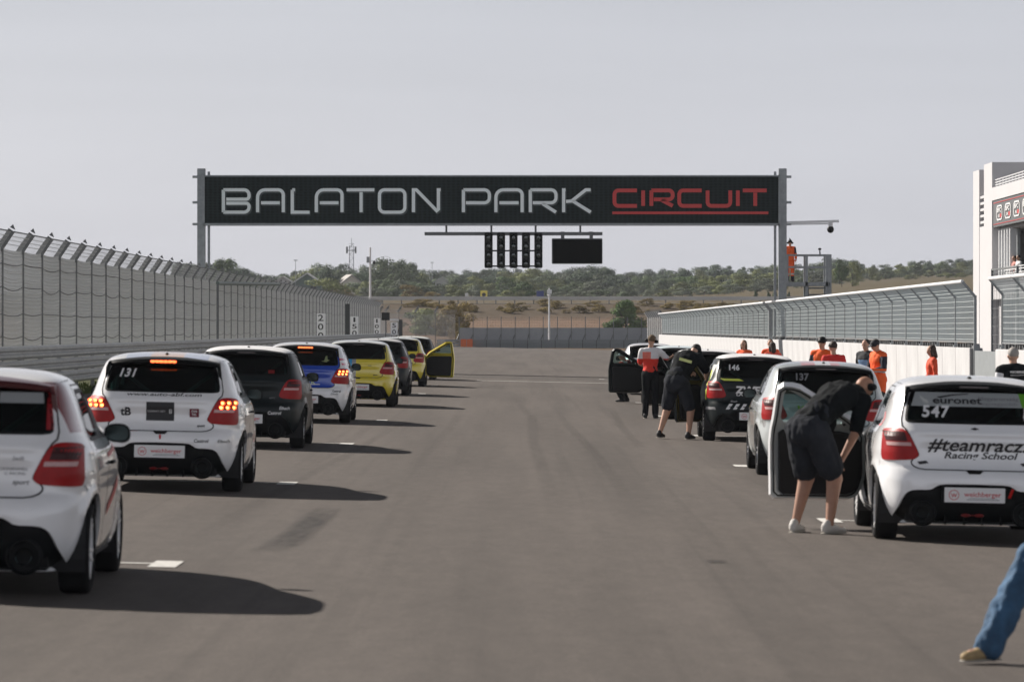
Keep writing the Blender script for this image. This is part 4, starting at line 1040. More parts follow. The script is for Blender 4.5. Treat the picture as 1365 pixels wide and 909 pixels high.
for u, y, t, cc, nm in ((645, 489, 394, (.75, .62, .12), 'yellow warning sign with a black centre beside the road'), (697 - 75, 489, 394, (.6, .6, .6), 'small white marker post sign beside the road')):
    x = xat(u, y); zt = CAMZ + (438 - t) * y / FPX
    o = empty('road_sign', (x, y, 4.8), label=nm, cat='sign'); mb = MB(); mb.tube([(0, .05, 0), (0, .05, zt - 4.8)], .05, 6); mb.build('post', M_GALVD, o)
    mb = MB(); mb.box((-.42, 0, zt - 5.2), (.42, .03, zt - 4.2)) if t and cc[2] < .3 else mb.box((-.2, 0, zt - 5.4), (.2, .03, zt - 4.5)); mb.build('plate', mat('sign_' + str(int(cc[2]*100)), cc, .5), o)
    if cc[2] < .3: mb = MB(); mb.lathe([(0, -.01), (.24, -.01), (.24, 0)], 'y', 16, c=(0, 0, zt - 4.7)); mb.build('disc', M_LETW, o)
x = xat(720, 560); o = empty('road_sign', (x, 560, terrain(x, 560)), label='small blue road sign in front of the grey bushes', cat='sign')
mb = MB(); mb.tube([(0, .05, 0), (0, .05, 1.0)], .04, 6); mb.build('post', M_GALVD, o); mb = MB(); mb.box((-.5, 0, .6), (.5, .04, 1.5)); mb.build('plate', mat('sign_blue', (.03, .05, .22), .5), o)

def pole(u, ytop, ybot, y, r, label, m=M_GALV, head=None, name='pole'):
    x = xat(u, y); z0 = min(terrain(x, y), CAMZ + (438 - ybot) * y / FPX); zt = CAMZ + (438 - ytop) * y / FPX
    o = empty(name, (x, y, z0), label=label, cat='pole'); mb = MB(); mb.tube([(0, 0, -.1), (0, 0, (zt - z0) * .5), (0, 0, zt - z0)], r, 8, r1=r * .7); mb.build('shaft', m, o, smooth=True, angle=50)
    h = zt - z0
    if head == 'cam':
        mb = MB(); mb.box((-.35, -.1, h - 1.5), (-.1, .1, h - .9)); mb.bar((0, 0, h - 1.3), (.35, 0, h - 1.3), .05); mb.build('cabinet', M_GALV, o)
        mb = MB(); mb.ellipsoid((.38, 0, h - 1.5), (.14, .14, .18)); mb.build('camera_dome', M_BLK, o, smooth=True)
    if head == 'box': mb = MB(); mb.box((-.2, -.15, h - .55), (.25, .15, h - .15)); mb.ellipsoid((.0, -.1, h - .7), (.15, .15, .15)); mb.build('camera_head', M_WHITEP, o)
    if head == 'lamp': mb = MB(); mb.bar((-.35, 0, h), (.35, 0, h), .2, .12); mb.build('lamp_head', M_GALVD, o)
    return o
pole(493.5, 330, 400, 400, .13, 'tall pale camera mast behind the left fence', M_WHITEP, 'cam', 'camera_mast')
pole(732, 384, 455, 389, .10, 'slim pale camera pole behind the grey end barrier', M_WHITEP, 'box', 'camera_pole')
pole(394, 347, 385, 700, .06, 'thin street lamp mast above the left fence', M_GALV, 'lamp', 'street_lamp')
pole(576, 350, 378, 900, .07, 'thin street lamp mast rising from the trees in the centre left', M_GALV, 'lamp', 'street_lamp')
# lattice radio tower
x = xat(468.5, 1100); z0 = terrain(x, 1100); zt = CAMZ + (438 - 320) * 1100 / FPX
o = empty('radio_tower', (x, 1100, z0), label='slender lattice radio tower rising over the left tree line', cat='tower')
mb = MB(); h = zt - z0; n = 14
for s in ((-1, -1), (1, -1), (1, 1), (-1, 1)): mb.bar((s[0]*.7, s[1]*.7, 0), (s[0]*.5, s[1]*.5, h - 1.5), .12)
for k in range(n):
    a = h * k / n * .93; b = h * (k + 1) / n * .93; s = 1 if k % 2 else -1
    mb.bar((-s*.65, -.65, a), (s*.62, -.62, b), .07); mb.bar((-s*.65, .65, a), (s*.62, .62, b), .07); mb.bar((-.65, -.65, b), (.65, -.65, b), .07)
mb.tube([(0, 0, h - 2), (0, 0, h + .6)], .07, 6); mb.build('lattice', M_GALVD, o)
mb = MB()
for dx in (-1.2, 1.1): mb.box((dx - .25, -.3, h - 3.6), (dx + .25, .3, h - 1.8))
mb.box((-1.1, -.1, h - 2.9), (1.1, .1, h - 2.7)); mb.build('antenna_panel', M_GALVD, o)

# ------------------------------------------------------------------ far houses
def house(u, yr, y, w, h, d, label, roofc, wallc, az=0):
    x = xat(u, y); zt = CAMZ + (438 - yr) * y / FPX; z0 = terrain(x, y) - .5
    o = empty('house', (x, y, z0), (0, 0, R(az)), label, 'house'); H = zt - z0; rh = h
    mb = MB(); mb.box((-w/2, -d/2, 0), (w/2, d/2, H - rh)); mb.prism([(-w/2 + .05, H - rh), (w/2 - .05, H - rh), (0, H - .15)], 'y', -d/2 + .02, d/2 - .02); mb.build('wall', mat('house_wall' + label[:5], wallc, .8, var=.1), o)
    mb = MB()
    for s in (1, -1): mb.prism([(0, H), (0, H - .25), (s * (w/2 + .5), H - rh - .45), (s * (w/2 + .5), H - rh - .2)], 'y', -d/2 - .5, d/2 + .5)
    mb.build('roof', mat('house_roof' + label[:5], roofc, .7, var=.15), o)
    for dx in (-w * .25, w * .22): mb = MB(); mb.box((dx - .5, -d/2 - .04, H - rh - 1.9), (dx + .5, -d/2 + .02, H - rh - .6)); mb.build('window', M_BLK, o)
    return o
house(411, 364, 760, 5.4, 1.9, 9, 'white gabled hall with dull green front beyond the left fence', (.6, .6, .6), (.10, .15, .13))
house(465, 366, 780, 3.4, 1.5, 6, 'small cream house among yellow bushes below the radio tower', (.35, .33, .31), (.62, .58, .52), 12)
house(378, 368, 740, 2.2, .8, 6, 'pale grey flat shed left of the gabled hall', (.5, .5, .5), (.5, .5, .52))
house(590, 369, 900, 3.2, 1.0, 6, 'low pale house half hidden in trees near the centre left', (.45, .45, .45), (.5, .5, .5))

# ------------------------------------------------------------------ gantry over the track
YG = 165.; k = YG / FPX
def gz(v): return CAMZ + (438 - v) * YG / FPX
def gx(u): return (u - 693) * YG / FPX
ga = empty('start_gantry', (0, YG, 0), label='wide dark sign gantry spanning the track on two grey columns', cat='gantry')
for u in (268.5, 1043):
    mb = MB(); x = gx(u); mb.box((x - .16, -.16, -.35), (x + .16, .16, gz(225 if u < 500 else 225))); mb.box((x - .30 * (1 if u > 500 else -1) - .05, -.06, -.3), (x - .30 * (1 if u > 500 else -1) + .05, .06, gz(229)))
    for zz in (gz(236), gz(270), gz(299)): mb.box((x - .36, -.05, zz - .05), (x + .36, .05, zz + .05))
    mb.build('column', M_GALV, ga, bevel=.01)
mb = MB(); X0, X1, ZB_, ZT_ = gx(273.5), gx(1037), gz(298), gz(236); mb.box((X0, -.28, ZB_), (X1, .28, ZT_))
def screen_mat():
    m = bpy.data.materials.new('sign_mesh_dark'); m.use_nodes = True; t = m.node_tree; L = t.links.new; b = t.nodes['Principled BSDF']
    tc = t.nodes.new('ShaderNodeTexCoord'); mp = t.nodes.new('ShaderNodeMapping'); mp.inputs['Scale'].default_value = (5.2, 1, 9); L(tc.outputs['Object'], mp.inputs[0])
    ck = t.nodes.new('ShaderNodeTexVoronoi'); ck.feature = 'F1'; ck.inputs['Scale'].default_value = 1.; ck.inputs['Randomness'].default_value = .12; L(mp.outputs[0], ck.inputs['Vector'])
    cr = t.nodes.new('ShaderNodeValToRGB'); cr.color_ramp.elements[0].color = (.0045, .0085, .009, 1); cr.color_ramp.elements[1].color = (.016, .026, .027, 1); cr.color_ramp.elements[0].position = .3; cr.color_ramp.elements[1].position = .62
    L(ck.outputs['Distance'], cr.inputs[0]); L(cr.outputs[0], b.inputs['Base Color']); b.inputs['Roughness'].default_value = .75; b.inputs['Specular IOR Level'].default_value = .15; return m
M_SIGN = screen_mat(); sg = mb.build('sign_panel', M_SIGN, ga)
mb = MB(); mb.box((X0 - .05, -.31, ZT_), (X1 + .05, .31, ZT_ + .06)); mb.box((X0 - .05, -.31, ZB_ - .09), (X1 + .05, .31, ZB_)); mb.box((X0 - .09, -.31, ZB_ - .09), (X0, .31, ZT_ + .06)); mb.box((X1, -.31, ZB_ - .09), (X1 + .09, .31, ZT_ + .06)); mb.build('frame', M_GALV, ga)

def stroke(mb, pts, w, y0=-.33, y1=-.285):
    """a constant-width stroke with mitred corners, standing proud of the sign"""
    P = [Vector(p) for p in pts]; P = [p for i, p in enumerate(P) if i == 0 or (p - P[i-1]).length > .004]; n = len(P); A = []; B = []
    for i in range(n):
        d0 = (P[i] - P[i-1]).normalized() if i else (P[1] - P[0]).normalized(); d1 = (P[i+1] - P[i]).normalized() if i < n - 1 else d0
        t = (d0 + d1).normalized(); nn = Vector((-t.y, t.x)); s = w / 2 / max(.35, nn.dot(Vector((-d0.y, d0.x))))
        A.append(P[i] + nn * s); B.append(P[i] - nn * s)
    V = [(p.x, y0, p.y) for p in A] + [(p.x, y0, p.y) for p in B] + [(p.x, y1, p.y) for p in A] + [(p.x, y1, p.y) for p in B]; F = []
    for i in range(n - 1): F += [(i, i+1, n+i+1, n+i), (i, i+1, 2*n+i+1, 2*n+i), (n+i, n+i+1, 3*n+i+1, 3*n+i)]
    F += [(0, n, 3*n, 2*n), (n-1, 2*n-1, 4*n-1, 3*n-1)]
    mb.add(V, F)
def arcp(cx, cy, r, a0, a1, n=5): return [(cx + r * math.cos(R(a0 + (a1 - a0) * i / n)), cy + r * math.sin(R(a0 + (a1 - a0) * i / n))) for i in range(n + 1)]
def glyph(ch, W, H, r):
    t = r
    if ch == 'B': return [[(0, 0), (0, H), ] , [(0, H), (W - t, H)] + arcp(W - t, H - t, t, 90, 0) + arcp(W - t*.6, H*.58 + t*.6, t*.6, 0, -90) + [(0.12, H*.58)], [(.12, H * .40)] + [(W - t, H*.40)] + arcp(W - t*.6, H*.40 - t*.6, t*.6, 90, 0) + arcp(W - t, t, t, 0, -90) + [(0, 0)]]
    if ch == 'A': return [[(0, 0)] + arcp(t*1.5, H - t*1.5, t*1.5, 180, 90) + arcp(W - t, H - t, t, 90, 0) + [(W, 0)], [(.14, H * .42), (W - .14, H * .42)]]
    if ch == 'L': return [[(0, H), (0, 0), (W, 0)], [(0, H), (W * .16, H)]]
    if ch == 'T': return [[(0, H), (W, H)], [(W * .52, H - .09), (W * .52, 0)]]
    if ch == 'O': return [arcp(t, H - t, t, 180, 90) + arcp(W - t, H - t, t, 90, 0) + arcp(W - t, t, t, 0, -90) + arcp(t, t, t, 270, 180) + [(0, H - t)]]
    if ch == 'N': return [[(0, 0), (0, H), (.12, H), (W - .1, .06), (W - .03, .12), (W - .03, H), (W + .06, H)]]
    if ch == 'P': return [[(0, 0), (0, H)], [(0, H), (W - t, H)] + arcp(W - t, H - t, t, 90, 0) + arcp(W - t, H * .42 + t, t, 0, -90) + [(.1, H * .42)]]
    if ch == 'R': return [[(0, 0), (0, H)], [(0, H), (W - t, H)] + arcp(W - t, H - t, t, 90, 0) + arcp(W - t, H * .42 + t, t, 0, -90) + [(.1, H * .42)], [(W * .48, H * .38), (W, 0)]]
    if ch == 'K': return [[(0, 0), (0, H), (.08, H)], [(.1, H * .48), (W * .3, H * .5), (W * .82, H), (W, H)], [(W * .34, H * .5), (W, 0)]]
    if ch == 'C': return [[(W, H)] + arcp(t, H - t, t, 90, 180) + arcp(t, t, t, 180, 270) + [(W, 0)]]
    if ch == 'I': return [[(0, 0), (0, H)]]
    if ch == 'U': return [[(0, H)] + arcp(t, t, t, 180, 270) + arcp(W - t, t, t, 270, 360) + [(W, H)]]
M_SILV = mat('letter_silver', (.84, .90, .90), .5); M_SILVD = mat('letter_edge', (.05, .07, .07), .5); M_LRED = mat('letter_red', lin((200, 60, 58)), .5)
a = 240; s1 = 1 / 3.25
WH = [('B', 183, 308), ('A', 331, 456), ('L', 481, 570), ('A', 585, 710), ('T', 716, 850), ('O', 858, 982), ('N', 1005, 1130)]
WH = [(c, 240 + p * s1, 240 + q * s1) for c, p, q in WH] + [(c, 560 + p / 2.73, 560 + q / 2.73) for c, p, q in (('P', 152, 258), ('A', 270, 377), ('R', 395, 500), ('K', 516, 626))]
for c, p, q in WH:
    mb = MB(); md = MB(); w = .13; x0 = gx(p) + w / 2; W = gx(q) - gx(p) - w; H = gz(251.5) - gz(285.5) - w; zb = gz(285.5) + w / 2
    for st in glyph(c, W, H, .20):
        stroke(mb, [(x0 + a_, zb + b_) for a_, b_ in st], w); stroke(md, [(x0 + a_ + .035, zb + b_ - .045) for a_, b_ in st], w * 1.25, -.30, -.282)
    o = mb.build('letter', M_SILV, sg, fix=False); md.build('letter_outline', M_SILVD, o, fix=False)  # dark outline behind each letter, its own colour, slightly offset
RD = [('C', 700, 795), ('I', 804, 822), ('R', 834, 925), ('C', 935, 1030), ('U', 1038, 1134), ('I', 1148, 1164), ('T', 1166, 1266)]
for c, p, q in RD:
    mb = MB(); w = .15; x0 = gx(560 + p / 2.73) + w / 2; W = gx(560 + q / 2.73) - gx(560 + p / 2.73) - w; H = gz(252) - gz(277.5) - w; zb = gz(277.5) + w / 2
    for st in glyph(c, W if c != 'I' else 0, H, .16): stroke(mb, [(x0 + a_, zb + b_) for a_, b_ in st], w)
    mb.build('letter', M_LRED, sg, fix=False)
mb = MB(); mb.box((gx(816), -.33, gz(286)), (gx(1023.5), -.285, gz(282.5))); mb.build('underline', M_LRED, sg)
# hanging beam, start lights, black screen
mb = MB(); mb.box((gx(566), -.1, gz(314)), (gx(803), .1, gz(309.5)))
for u in (595, 655, 714, 773.5): mb.box((gx(u) - .04, -.04, gz(310)), (gx(u) + .04, .04, ZB_ - .09))
mb.build('hanging_beam', M_GALVD, ga)
sl = empty('start_lights', (0, YG - .25, 0), label='five black columns of unlit start lights hanging under the gantry', cat='traffic light')
M_LENS = mat('dark_lens', (.012, .028, .024), .12, coat=1.)
for i in range(5):
    x = gx(651.3 + 16.6 * i); mb = MB(); mb.box((x - .165, 0, gz(357.5)), (x + .165, .2, gz(310.5))); h = mb.build('light_column', M_BLK, sl, bevel=.03)
    for j in range(4):
        z = gz(317 + 11.6 * j); mb = MB(); mb.lathe([(.135, 0), (.14, -.16), (.13, -.16), (.125, 0)], 'y', 18, c=(x, -.0, z)); mb.v = [(a_, b_ if c_ > z - .05 else max(b_, -.04), c_) for a_, b_, c_ in mb.v]; hd = mb.build('hood', M_BLK, h, smooth=True, angle=40)
        mb = MB(); mb.ellipsoid((x, -.004, z), (.12, .03, .12), 16, 8); mb.build('lens', M_LENS, hd, smooth=True)
mb = MB()
for v in (334.5, 355): mb.box((gx(650), .02, gz(v) - .03), (gx(718), .06, gz(v) + .03))
mb.build('cross_bar', M_BLK, sl)
sc = empty('race_screen', (0, YG - .2, 0), label='blank black display screen hanging right of the start lights', cat='screen')
mb = MB(); mb.box((gx(735.5), 0, gz(352)), (gx(803), .22, gz(318))); mb.build('casing', M_GALVD, sc, bevel=.02); mb = MB(); mb.box((gx(737), -.02, gz(351)), (gx(802), .01, gz(319.5))); mb.build('display', mat('display_black', (.002, .003, .003), .7, spec=.03), sc)
mb = MB(); 
for u in (750, 788): mb.box((gx(u) - .07, .02, gz(319)), (gx(u) + .07, .18, gz(309)))
mb.build('bracket', M_GALVD, sc)
# camera arm and marshal platform beside the right column
ca = empty('dome_camera', (gx(1046), YG, 0), label='thin horizontal arm with dome camera right of the gantry column', cat='camera')
mb = MB(); mb.bar((0, 0, gz(297)), (gx(1118) - gx(1046), 0, gz(295)), .14, .10); mb.bar((0, 0, gz(299.5)), (gx(1105) - gx(1046), 0, gz(298.5)), .08, .05); mb.build('arm', M_WHITEP, ca)
mb = MB(); mb.tube([(gx(1107) - gx(1046), 0, gz(297)), (gx(1107) - gx(1046), 0, gz(304))], .09, 8); mb.build('mount', M_WHITEP, ca); mb = MB(); mb.ellipsoid((gx(1107) - gx(1046), 0, gz(306)), (.14, .14, .15)); mb.build('dome', M_BLK, ca, smooth=True)
pf = empty('marshal_platform', (0, YG + .9, 0), label='grey steel lookout platform with railings beside the gantry column', cat='platform')
pz = gz(376); mb = MB(); mb.box((gx(1047), -.6, pz - .16), (gx(1107), .6, pz)); mb.build('deck', M_GALV, pf)
for u in (1050, 1076, 1103, 1107.5):
    for yy in (-.55, .55): mb = MB(); mb.box((gx(u) - .05, yy - .05, -.3 if u > 1075 else pz), (gx(u) + .05, yy + .05, gz(339))); mb.build('post', M_GALV, pf)
mb = MB()
for v in (340, 356):
    for yy in (-.55, .55): mb.bar((gx(1047), yy, gz(v)), (gx(1107), yy, gz(v)), .07)
mb.build('railing', M_GALV, pf); mb = MB()
for v in (384, 393, 402, 411): mb.bar((gx(1078), -.5, gz(v)), (gx(1101), -.5, gz(v)), .07)
mb.bar((gx(1078), -.5, -.3), (gx(1078), -.5, pz), .06); mb.build('ladder', M_GALVD, pf)
mb = MB(); mb.tube([(gx(1094), -.55, gz(340)), (gx(1093.5), -.55, gz(334))], .03, 6); mb.ellipsoid((gx(1093.5), -.55, gz(332)), (.07, .07, .05)); mb.build('radio_horn', M_BLK, pf)

# ------------------------------------------------------------------ pit building
XB = 22.; bd = empty('pit_building', (XB, 120, 0), label='white modern pit building with terraces at the right edge', cat='building')
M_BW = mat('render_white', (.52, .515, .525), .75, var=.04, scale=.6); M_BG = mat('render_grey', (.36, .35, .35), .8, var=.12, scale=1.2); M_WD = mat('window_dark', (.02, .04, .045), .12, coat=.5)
def B(name, lo, hi, m, parent=None, bev=0): mb = MB(); mb.box(lo, hi); return mb.build(name, m, parent or bd, bevel=bev)
g0 = ground_z(22) - .3
# local y = distance - 120
B('tower', (0, 75.6, g0), (9, 78.2, 9.35), M_BW)                      # slim end pier
B('tower', (0, 70.3, g0), (9, 73.6, 9.5), M_BW)
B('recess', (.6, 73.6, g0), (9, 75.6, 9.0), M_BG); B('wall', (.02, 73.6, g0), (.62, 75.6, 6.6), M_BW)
lv = MB()
for i in range(5): lv.box((.05, 73.6, 6.75 + .3 * i), (.5, 75.6, 6.87 + .3 * i))
lv.build('louvre', M_BW, bd)
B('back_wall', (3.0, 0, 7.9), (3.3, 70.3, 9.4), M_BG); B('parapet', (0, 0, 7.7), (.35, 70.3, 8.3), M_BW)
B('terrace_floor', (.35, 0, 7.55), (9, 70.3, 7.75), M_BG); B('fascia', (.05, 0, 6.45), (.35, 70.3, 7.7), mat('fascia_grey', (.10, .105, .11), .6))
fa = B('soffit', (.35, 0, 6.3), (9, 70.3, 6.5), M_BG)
rl = MB()
for z in (8.42, 8.54, 8.66): rl.bar((.15, 0, z), (.15, 70.3, z), .035)
y = 0
while y < 70.3: rl.bar((.15, y, 8.3), (.15, y, 8.68), .05); y += 1.2
rl.build('terrace_railing', M_WHITEP, bd, fix=False)
# row of round-cornered badges on the dark fascia
ls = MB(); lr = MB()
for i in range(20):
    yc = 67.6 - 3.25 * i; W2 = 1.15
    ol = rounded([(yc + W2, 6.72), (yc - W2, 6.72), (yc - W2, 7.42), (yc + W2, 7.42)], 2, .3)
    lo_ = [(-.0 + .02, a_, b_) for a_, b_ in ol]; ls.v += lo_; n = len(ol); q = len(ls.v) - n
    inn = [(yc + (a_ - yc) * .86, 7.07 + (b_ - 7.07) * .8) for a_, b_ in ol]; ls.v += [(.02, a_, b_) for a_, b_ in inn]
    for j in range(n): ls.f.append((q + j, q + (j + 1) % n, q + n + (j + 1) % n, q + n + j)); ls.mi.append(0)
    flat_text(ls, 'BPC', (.018, yc + .1, 7.2), .20, u=(0, -1, 0), width=1.4, bold=.03); flat_text(ls, 'RING', (.018, yc + .1, 6.93), .14, u=(0, -1, 0), width=.8, bold=.02)
    lr.add([(.018, yc - .2, 6.84), (.018, yc - .85, 6.84), (.018, yc - .85, 7.02), (.018, yc - .2, 7.02)], [(0, 1, 2, 3)])
lr.add([(.03, 70, 7.55), (.03, 2, 7.55), (.03, 2, 7.58), (.03, 70, 7.58)], [(0, 1, 2, 3)]); lr.add([(.03, 70, 6.56), (.03, 2, 6.56), (.03, 2, 6.59), (.03, 70, 6.59)], [(0, 1, 2, 3)])
ls.build('badge_row', mat('badge_white', (.7, .7, .7), .5), bd, fix=False); lr.build('badge_accent', mat('badge_red', lin((190, 60, 60)), .5), bd, fix=False)
B('upper_glazing', (1.3, 0, 3.3), (1.4, 66, 6.3), M_WD)
B('end_wall', (.1, -.35, g0), (9, -.005, 8.3), M_BW); B('rear_wall', (9.0, -.35, g0), (9.3, 78.2, 9.35), M_BW)
fn = MB()
for i in range(5): fn.box((.25, 65.4 + 1.05 * i, 4.15), (.55, 65.6 + 1.05 * i, 6.35))
fn.build('fin', M_WHITEP, bd); B('side_panel', (.6, 65.2, 4.1), (.7, 70.3, 6.3), M_GALV)
B('balcony_slab', (-.1, 0, 3.1), (9, 70.3, 3.3), M_BW); B('balcony_parapet', (-.1, 0, 3.3), (.1, 70.3, 4.1), M_BW); rl = MB()
for z in (4.25, 4.4, 4.52): rl.bar((.0, 0, z), (.0, 65, z), .035)
y = 0
while y < 65: rl.bar((.0, y, 4.1), (.0, y, 4.52), .05); y += 1.6
rl.build('balcony_railing', M_WHITEP, bd, fix=False)
for y in np.arange(1, 70, 6.2): B('pillar', (.3, y, g0), (.9, y + .9, 3.1), M_BW)
B('garage_wall', (2.6, 0, g0), (2.9, 75, 3.1), M_BW)
for i in range(11): B('garage_door', (2.5, 2.4 + 6.2 * i, g0), (2.58, 6.6 + 6.2 * i, 3.0), M_WD)

# objects on the pit side of the wall: timing stands seen through the mesh
M_ORG = mat('hivis_orange', lin((236, 92, 44)), .7, var=.15, scale=6)

# ------------------------------------------------------------------ vegetation
def leaf_mat(name, c1, c2, c3):
    m = bpy.data.materials.new(name); m.use_nodes = True; t = m.node_tree; L = t.links.new; b = t.nodes['Principled BSDF']
    b.inputs['Roughness'].default_value = .8; b.inputs['Specular IOR Level'].default_value = .2
    tc = t.nodes.new('ShaderNodeTexCoord'); oi = t.nodes.new('ShaderNodeObjectInfo')
    ad = t.nodes.new('ShaderNodeVectorMath'); ad.operation = 'ADD'; L(tc.outputs['Object'], ad.inputs[0]); L(oi.outputs['Random'], ad.inputs[1])
    n = t.nodes.new('ShaderNodeTexNoise'); n.inputs['Scale'].default_value = 1.1; n.inputs['Detail'].default_value = 5; n.inputs['Roughness'].default_value = .8; L(ad.outputs[0], n.inputs['Vector'])
    cr = t.nodes.new('ShaderNodeValToRGB'); e = cr.color_ramp; e.elements[0].position = .30; e.elements[0].color = c1 + (1,); e.elements[1].position = .68; e.elements[1].color = c3 + (1,); q = e.elements.new(.5); q.color = c2 + (1,)
    L(n.outputs[0], cr.inputs[0])
    hv = t.nodes.new('ShaderNodeHueSaturation'); mr = t.nodes.new('ShaderNodeMapRange'); mr.inputs[3].default_value = .75; mr.inputs[4].default_value = 1.25; L(oi.outputs['Random'], mr.inputs[0]); L(mr.outputs[0], hv.inputs['Value']); L(cr.outputs[0], hv.inputs['Color'])
    L(hv.outputs[0], b.inputs['Base Color']); return m
LM = [leaf_mat('leaf_grey_green', (0.078, 0.108, 0.062), (0.117, 0.159, 0.085), (0.174, 0.213, 0.113)), leaf_mat('leaf_olive', (0.113, 0.139, 0.054), (0.174, 0.200, 0.077), (0.241, 0.261, 0.106)),
      leaf_mat('leaf_dark', (0.045, 0.072, 0.047), (0.069, 0.108, 0.063), (0.107, 0.149, 0.085)), leaf_mat('leaf_silver', (0.095, 0.117, 0.085), (0.156, 0.184, 0.131), (0.225, 0.254, 0.183)),
      leaf_mat('leaf_autumn', (0.138, 0.113, 0.037), (0.225, 0.171, 0.059), (0.310, 0.244, 0.082)), leaf_mat('leaf_fresh', (0.034, 0.069, 0.021), (0.072, 0.125, 0.037), (0.130, 0.193, 0.054))]
LM.append(leaf_mat('leaf_deep_green', (0.021, 0.051, 0.011), (0.043, 0.085, 0.023), (0.078, 0.133, 0.037)))
M_BARK = mat('bark', (.06, .05, .04), .9, var=.3, scale=4)
def crown_mesh(seed, n=1500, r=1., h=1., leaf=.066, low=.12, name='crown', cone=False):
    """unit-height crown: leaf-sized faces scattered in a dozen uneven clumps, gaps between them"""
    rnd = random.Random(seed); cl = []
    for _ in range(26 if cone else rnd.randint(11, 16)):
        a = rnd.uniform(0, 2 * math.pi); z = rnd.uniform(low + .12, .88); q = math.sin(math.pi * (z * .8 + .12)) * .40 * rnd.uniform(.35, 1.0)
        if cone: z = rnd.uniform(.06, .86); q = (1 - z) * .42 * rnd.uniform(.4, 1)
        cl.append((q * math.cos(a), q * math.sin(a), z, rnd.uniform(.11, .23) * (.9 - .35 * z if cone else 1)))
    V = []; F = []
    for i in range(n):
        cx, cy, cz, cr_ = rnd.choice(cl)
        while True:
            d = Vector((rnd.gauss(0, 1), rnd.gauss(0, 1), rnd.gauss(0, 1)))
            if d.length > .1: break
        d.normalize(); p = Vector((cx, cy, cz)) + d * (cr_ * rnd.uniform(.55, 1.05)); p.z = max(low, cz + (p.z - cz) * .85)
        p.x *= r; p.y *= r
        nrm = (d + Vector((rnd.uniform(-.6, .6), rnd.uniform(-.6, .6), rnd.uniform(-.2, .8)))).normalized()
        t = nrm.orthogonal().normalized(); t = Matrix.Rotation(rnd.uniform(0, 6.28), 3, nrm) @ t; b = nrm.cross(t); s = leaf * rnd.uniform(.5, 1.1) * .5
        k = len(V); V += [p + t * s, p + b * s * .7, p - t * s, p - b * s * .7]; F.append((k, k+1, k+2, k+3))
    mb = MB(); mb.add(V, F); return mk(mb, name, LM[0], fix=False)
def trunk_mesh(seed):
    rnd = random.Random(seed); mb = MB(); mb.tube([(0, 0, -.03), (.01, 0, .25), (.0, .01, .5)], .022, 6, r1=.012)
    for i in range(6):
        a = rnd.uniform(0, 6.28); z = rnd.uniform(.15, .45); mb.tube([(0, 0, z), (.12 * math.cos(a), .12 * math.sin(a), z + .15), (.24 * math.cos(a), .24 * math.sin(a), z + .32)], .010, 5, r1=.004)
    return mk(mb, 'trunk', M_BARK)
CR = [crown_mesh(10 + i, 2900, r=(1.1, 1.35, .9, 1.5, 1.2, 1.05)[i], low=(.05, .02, .12, .0, .02, .08)[i]) for i in range(6)]; TR = [trunk_mesh(i) for i in range(3)]
for me in CR: me.materials.clear(); me.materials.append(None)
def tree(u, y, top, kind, m, label, group='trees and bushes beyond the raised road', name='tree', wid=1., base=None, hmin=1.2):
    x = xat(u, y); z0 = terrain(x, y) - .1 if base is None else base; h = CAMZ + (438 - top) * y / FPX - z0
    if h < hmin: return None
    o = empty(name, (x, y, z0), (0, 0, random.uniform(0, 6.28)), label, 'tree' if name == 'tree' else 'bush', group)
    w = min(wid, 7.5 / h * 1.0 if h > 7.5 else wid)
    c = inst('crown', CR[kind], o, [LM[m]]); c.scale = (h * w, h * w, h)
    t = inst('trunk', TR[kind % 3], o); t.scale = (h * w, h * w, h); return o
TOPU = [100, 280, 296, 315, 330, 350, 380, 400, 425, 450, 480, 500, 530, 555, 575, 590, 610, 630, 650, 680, 700, 725, 745, 770, 800, 815, 850, 900, 940, 970, 1000, 1040, 1080, 1110, 1130, 1150, 1180, 1220, 1260, 1290, 1330, 1500]
TOPV = [352, 346, 343, 350, 361, 362, 361, 359, 352, 351, 352, 346, 345, 353, 359, 358, 360, 356, 355, 356, 352, 358, 360, 351, 353, 361, 359, 357, 352, 351, 353, 350, 352, 343, 344, 353, 351, 347, 346, 343, 343, 340]
topv = lambda u: float(np.interp(u, TOPU, TOPV))
rnd = random.Random(5)
KIND = ['dense grey green tree in the wooded belt beyond the road', 'olive green tree in the wooded belt beyond the road', 'dark green tree in the wooded belt beyond the road', 'silvery grey bush in the wooded belt beyond the road', 'rusty autumn coloured bush in the wooded belt beyond the road', 'fresh green tree in the wooded belt beyond the road']
GR = ['grey green trees', 'olive trees', 'dark green trees', 'silvery bushes', 'autumn bushes', 'fresh green trees']
def row(y0, y1, u0, u1, step, f, mats, wid=1.0, jit=.6):
    u = u0
    while u < u1:
        y = rnd.uniform(y0, y1); m = rnd.choice(mats); t = topv(u); z0 = terrain(xat(u, y), y); base = 438 - (z0 - CAMZ) * FPX / y
        top = base + (t - base) * f * rnd.uniform(.86, 1.04)
        tree(u, y, top, rnd.randint(0, 5), m, KIND[m], GR[m], name='tree', wid=wid * rnd.uniform(.9, 1.25)); u += step * rnd.uniform(1 - jit * .5, 1 + jit * .5)
row(1150, 1350, 240, 1330, 15, 1.0, [0, 0, 2, 2], 1.0)
row(960, 1060, 250, 1310, 18, .93, [0, 2, 0, 1, 2], 1.15)
row(820, 900, 280, 1120, 20, .74, [0, 1, 0, 1, 3, 5, 2], 1.3)
row(735, 790, 300, 1080, 21, .52, [3, 1, 0, 3, 0, 1], 1.5)
row(700, 720, 420, 1050, 26, .33, [3, 1, 4, 3, 0], 1.8)
row(1050, 1200, 1090, 1310, 14, .80, [1, 3, 0, 1, 2], 1.5)
